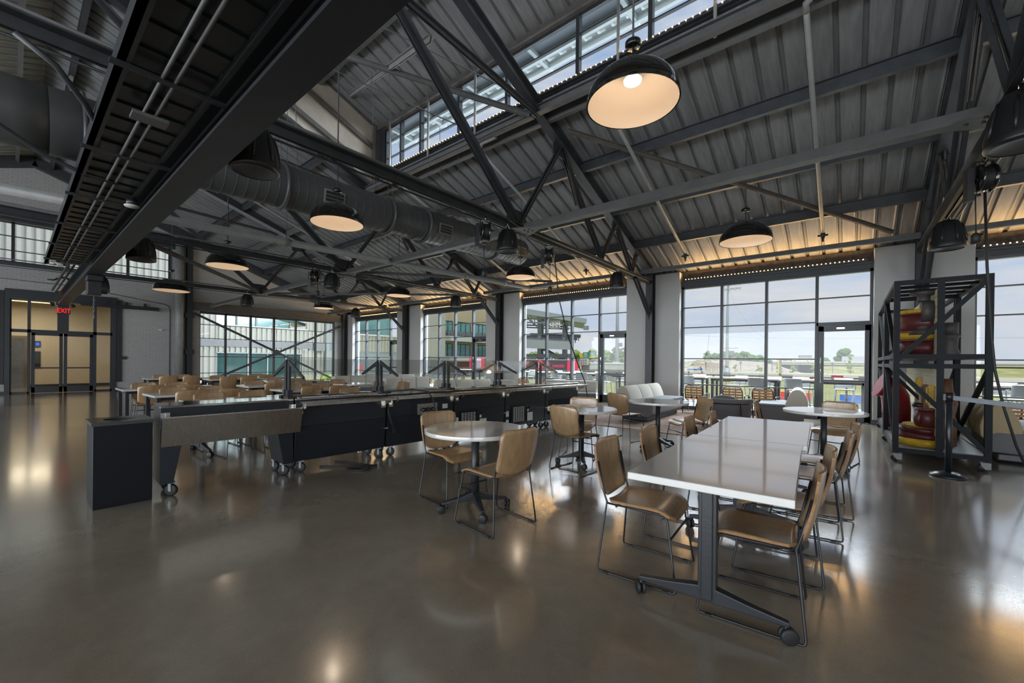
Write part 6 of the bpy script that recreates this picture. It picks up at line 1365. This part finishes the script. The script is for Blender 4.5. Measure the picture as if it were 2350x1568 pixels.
lbd = thing('led_board', 'long dark ribbon scoreboard with red glowing marks below the stand', 'scoreboard', (-36, 44.6, -1.1))
MB().bx(0, 0, 1.15, 8.4, 0.25, 2.62).build('screen', 'led_board_dark', lbd); MB().bx(8.4, -0.01, 1.2, 9.8, 0.26, 2.55).build('red_panel', 'led_board_red', lbd); MB().bx(9.05, -0.03, 1.2, 9.5, -0.01, 2.55).build('white_glow', 'led_board_white', lbd)
MB().bx(0, -0.02, 2.62, 9.8, 0.3, 2.7).build('top_trim', 'metal_light', lbd)
MB().bx(1.3, -0.02, 1.9, 2.3, 0, 2.35).tube([(4.2 + 0.42 * math.cos(a), -0.03, 1.88 + 0.6 * math.sin(a)) for a in [6.2832 * k / 16 for k in range(16)]], 0.13, 6, True).tube([(5.45 + 0.22 * math.cos(a), -0.03, 2.12 + 0.25 * math.sin(a)) for a in [6.2832 * k / 12 for k in range(12)]], 0.06, 6, True).build('red_mark', 'led_board_red', lbd)
MB().bx(3.95, -0.05, 1.55, 4.15, -0.02, 2.2).bx(4.15, -0.05, 1.95, 4.4, -0.02, 2.15).build('white_mark', 'led_board_white', lbd)
text_mesh('board_letters', 'LANDERS', 0.50, 'led_board_red', lbd, (7.1, -0.04, 1.85), (R(90), 0, 0), 0.02, sx=0.85)
gw = thing('field_wall', 'grey concrete field wall right of the ribbon scoreboard', 'wall', (-26.2, 46, -1.1)); MB().bx(0, 0, 0, 9, 0.5, 2.25).build('wall_panel', 'stand_wall', gw); MB().bx(0, -0.1, 2.25, 9, 0.6, 2.35).build('coping', 'ad_white', gw); MB().bx(5.0, -0.1, 0.9, 5.8, 0, 1.3).bx(0.8, -0.15, 1.2, 1.2, 0, 1.4).build('wall_fixture', 'siding_band', gw)
sc2 = thing('field_screen', 'small framed rack of boxes at the right end of the ribbon scoreboard', 'equipment rack', (-26.1, 45.2, -1.1)); MB().bx(0, 0, 2.05, 1.0, 0.4, 2.9).build('frame', 'far_bldg', sc2)
b = MB()
for i in range(2):
    for j in range(3): b.bx(0.08 + j * 0.31, -0.03, 2.12 + i * 0.36, 0.32 + j * 0.31, 0, 2.4 + i * 0.36)
b.build('box_unit', 'siding_band', sc2)
MB().bx(0.1, 0.1, 0, 0.2, 0.3, 2.05).bx(0.8, 0.1, 0, 0.9, 0.3, 2.05).build('leg', 'stand_steel', sc2)
# seats on the stand decks
def make_seat():
    t = MB().bx(-0.2, -0.22, 0.38, 0.2, 0.2, 0.44).bx(-0.2, 0.16, 0.42, 0.2, 0.22, 0.85).bx(-0.05, -0.02, 0, 0.05, 0.05, 0.38).build('stadium_chair', 'seat_grey'); return t
G = 'stadium seats on the stand decks'
for row in range(3):
    for i in range(20):
        x = -35.8 + i * 0.42; y = 46 + row * 0.85; z = -1.1 + 5.0 - i * 0.024 + row * 0.33
        place('seat', make_seat, (x, y, z), 0, 'grey folding seat on the upper deck of the covered stand', 'seat', G)
for i in range(19): place('seat', make_seat, (-35.6 + i * 0.45, 45.7, -1.1 + 2.6), 0, 'grey folding seat on the lower deck above the ribbon scoreboard', 'seat', 'stadium seats above the scoreboard')
# tree line and road signs
for k, (x, h, l) in enumerate([(-43.5, 4.0, 'green tree under the stand stair'), (-38.5, 3.7, 'green tree just right of the stand column'), (-34.8, 4.2, 'green tree left of the road signs'), (-31.9, 4.3, 'green tree behind the yellow road sign'), (-29.5, 4.0, 'green tree behind the green road signs'), (-27.6, 4.7, 'green tree left of the light mast in the door glass'), (-25.9, 4.9, 'green tree behind the light mast in the door glass'), (-24.4, 4.6, 'green tree right of the light mast in the door glass')]):
    tree(x * 1.12, 66, -1.1, h * 1.12, 2.6, l, 'leaf_green' if k > 4 else 'leaf_fresh', 'trees behind the stand', 26)
sg = thing('road_sign', 'green and yellow highway signs above the far trees', 'road sign', (-34.7, 60.0, -1.1))
MB().bx(0, 0, 3.05, 0.48, 0.1, 3.85).build('yellow_panel', 'sign_yellow', sg); MB().bx(0.54, 0, 3.12, 1.62, 0.1, 4.0).build('green_panel', 'sign_green', sg); MB().bx(1.74, 0, 3.35, 2.85, 0.1, 4.02).build('green_panel', 'sign_green', sg); MB().bx(2.1, 0, 4.05, 2.85, 0.1, 4.18).build('exit_tab', 'sign_green', sg); MB().bx(1.74, 0, 3.05, 2.85, 0.1, 3.33).build('yellow_panel', 'sign_yellow', sg)
b = MB().bx(0.7, -0.02, 3.75, 1.3, 0, 3.85).bx(0.8, -0.02, 3.55, 1.45, 0, 3.65).bx(0.65, -0.02, 3.3, 1.4, 0, 3.4).bx(2.25, -0.02, 3.8, 2.7, 0, 3.9).bx(1.9, -0.02, 3.5, 2.7, 0, 3.6).bx(1.9, -0.02, 3.75, 2.1, 0, 3.92)
b.build('legend_bar', 'ad_white', sg); MB().bx(-0.2, 0.12, 2.95, 3.0, 0.2, 3.05).bx(3.0, 0.12, 0, 3.15, 0.27, 3.05).bx(-0.2, 0.12, 0, -0.05, 0.27, 3.05).build('gantry', 'galv', sg)

# cream facade with teal glass (window 3)
t = thing('suite_building', 'cream panelled stadium building with teal glass and seat decks', 'building', (-45, 36, -1.1))
MB().bx(-1.5, 0, 0, -0.6, 14, 12).build('facade', 'facade_cream', t)
def gl(a, b, z0, z1): 
    q = MB().bx(-0.6, a, z0, -0.52, b, z1).build('window_glass', 'teal_glass', t); m = MB()
    n = max(2, int((b - a) / 0.8))
    for i in range(n + 1): m.bx(-0.53, a + (b - a) * i / n - 0.04, z0, -0.46, a + (b - a) * i / n + 0.04, z1)
    m.bx(-0.53, a, z1 - 0.08, -0.46, b, z1); m.build('mullion', 'frame_black', q)
for a, b in ((1.0, 1.4), (2.7, 5.4), (6.1, 9.1), (10.1, 13.6)): gl(a, b, 5.7, 8.25); gl(a, b, 2.9, 4.9)
MB().bx(-0.6, 0.8, 5.15, 1.4, 14, 5.65).build('upper_deck', 'galv', t); MB().bx(1.3, 0.8, 5.2, 1.5, 14, 5.9).build('upper_fascia', 'metal_light', t)
MB().bx(-0.6, 0.8, 2.35, 1.8, 14, 2.85).build('lower_deck', 'stand_steel', t); MB().bx(1.7, 0.8, 2.3, 1.9, 14, 3.0).build('lower_fascia', 'metal_light', t)
b = MB()
for z in (6.0, 6.25, 6.5, 3.1, 3.4): b.tube([(1.35, 1, z), (1.35, 13.8, z)], 0.02, 5)
b.build('railing', 'stand_steel', t)
lb2 = thing('led_board', 'red and white glowing screen seen through the facade window', 'scoreboard', (-43.0, 42.5, -1.1)); MB().bx(0, 0, 1.1, 0.25, 3.0, 2.75).build('red_panel', 'led_board_red', lb2); MB().bx(0, 3.0, 1.1, 0.25, 7.2, 2.75).build('screen', 'led_board_dark', lb2); MB().bx(0.25, 0.6, 1.1, 0.27, 2.2, 2.75).build('white_glow', 'led_board_white', lb2); MB().bx(-0.1, 0, 0, 0.2, 7.2, 1.1).build('base', 'stand_steel', lb2)
for row in range(2):
    for i in range(18):
        place('seat', make_seat, (-44.9 + 1.2 - row * 0.7, 37.2 + i * 0.72, -1.1 + 5.66 + row * 0.3), R(90), 'grey folding seat on the upper deck of the cream suite building', 'seat', 'seats on the suite decks')
t = thing('corner_cladding', 'pale corrugated corner wall on a grey flared base beside the cream facade', 'building', (-41, 33.5, -1.1)); MB().bx(-2, 0, 2.9, 0, 2.6, 12).build('cladding', 'siding_pale', t); MB().prism([(-1.8, 0.2, 2.9), (0.0, 0.2, 2.9), (-0.4, 0.2, 0), (-1.4, 0.2, 0)], (0, 3.2, 0)).build('flared_base', 'galv', t)

# corrugated building outside the end wall
GX = -34.0
t = thing('corrugated_building', 'pale corrugated metal building outside the end wall windows', 'building', (GX, 0, -0.1))
def corr(y0, y1, z0, z1, m='siding_pale', x=0.0, per=0.34):
    b = MB(); pts = []; y = y0
    while y < y1 - 1e-6:
        for dy, dx in ((0, 0), (0.14, 0), (0.17, 0.10), (0.31, 0.10), (0.34, 0)): pts.append((x + dx, min(y1, y + dy)))
        y += per
    n = len(pts); b.add([(a, q, z0) for a, q in pts] + [(a, q, z1) for a, q in pts], [(i, i + 1, n + i + 1, n + i) for i in range(n - 1)])
    b.bx(x - 0.3, y0, z0, x - 0.02, y1, z1)
    return b.build('cladding', m, t)
corr(-16, 9.0, 2.72, 16); corr(9.0, 19.3, 2.72, 3.72); corr(15.2, 19.3, 3.72, 12); corr(-16, 9.0, 0, 2.25); corr(14.8, 19.3, 0, 2.15); corr(9.0, 14.8, 1.85, 2.25)
MB().bx(-0.3, -16, 2.25, 0.16, 15.4, 2.72).build('band', 'siding_band', t); MB().bx(-0.3, 15.4, 2.15, 0.02, 19.3, 2.72).build('band', 'galv', t)
MB().bx(-0.3, 9.0, 3.72, 0.14, 15.2, 3.80).build('sill_trim', 'ad_white', t)
g = MB().bx(-1.3, 9.0, 3.8, -1.2, 14.4, 7.2).build('upper_glass', 'teal_glass', t); b = MB()
for y in (9.05, 10.6, 11.9, 13.2, 14.35): b.bx(-1.2, y - 0.05, 3.8, -1.1, y + 0.05, 7.2)
b.build('mullion', 'galv', g)
MB().prism([(-1.0, 9.0, 5.6), (-1.0, 11.8, 5.35), (-1.0, 15.6, 4.35), (-1.0, 15.5, 4.15), (-1.0, 11.5, 4.95), (-1.0, 9.0, 5.2)], (-2, 0, 0)).build('sloped_roof', 'teal_dark', t)
g = MB().bx(-0.2, 9.05, 0, -0.1, 14.7, 1.8).build('storefront_glass', 'teal_dark', t); b = MB()
for y in (9.05, 11.0, 12.3, 13.6, 14.7): b.bx(-0.1, y - 0.04, 0, 0.0, y + 0.04, 1.8)
b.bx(-0.1, 9.0, 1.78, 0.14, 14.8, 1.86); b.build('mullion', 'galv', g)
t2 = thing('corrugated_building', 'pale corrugated wing with a grey base, seen through the corner window', 'building', (GX, 19.6, -0.1)); t = t2
corr(0, 5.2, 2.15, 3.62); MB().bx(-0.3, 0, 3.62, 0.14, 5.2, 3.74).build('coping', 'ad_white', t2); MB().bx(-0.3, 0, 0, 0.02, 5.2, 2.15).build('base_wall', 'galv', t2); MB().bx(-0.3, -0.05, 0, 0.2, 0.0, 7).build('corner_trim', 'ad_white', t2)
g = MB().bx(-2.6, 0.1, 3.7, -2.5, 5.2, 6.8).build('glass_screen', 'teal_glass', t2); b = MB()
for y in (0.9, 2.3, 3.6, 4.8): b.bx(-2.5, y - 0.04, 3.7, -2.44, y + 0.04, 6.8)
b.build('mullion', 'galv', g)
t = thing('downspout', 'pale square downspout with a hopper at the corner of the corrugated building', 'downspout', (GX + 0.25, 16.6, -0.1)); MB().bx(0, 0, 0.04, 0.16, 0.28, 5.5).build('pipe', 'galv', t); MB().bx(-0.1, -0.9, 2.1, 0.3, -0.2, 2.75).build('hopper', 'siding_band', t)
t = thing('terrace_shrubs', 'bright green shrubs low outside the end window', 'shrubs', (-29, 15.8, -1.0)); b = MB()
for k in range(26): b.ball((rnd.uniform(-0.5, 0.5), rnd.uniform(-1.4, 1.4), rnd.uniform(0.3, 1.3)), rnd.uniform(0.2, 0.35), 7, (1, 1, 0.8), 0.1)
b.build('foliage', 'leaf_fresh', t)
t = thing('red_flag', 'small red sign on a post outside the end window', 'sign', (-28, 16.3, -1.0)); MB().bx(-0.03, -0.03, 0, 0.03, 0.03, 1.9).build('post', 'siding_band', t); MB().bx(0, -0.2, 1.5, 0.04, 0.25, 1.9).build('panel', 'ad_red', t)
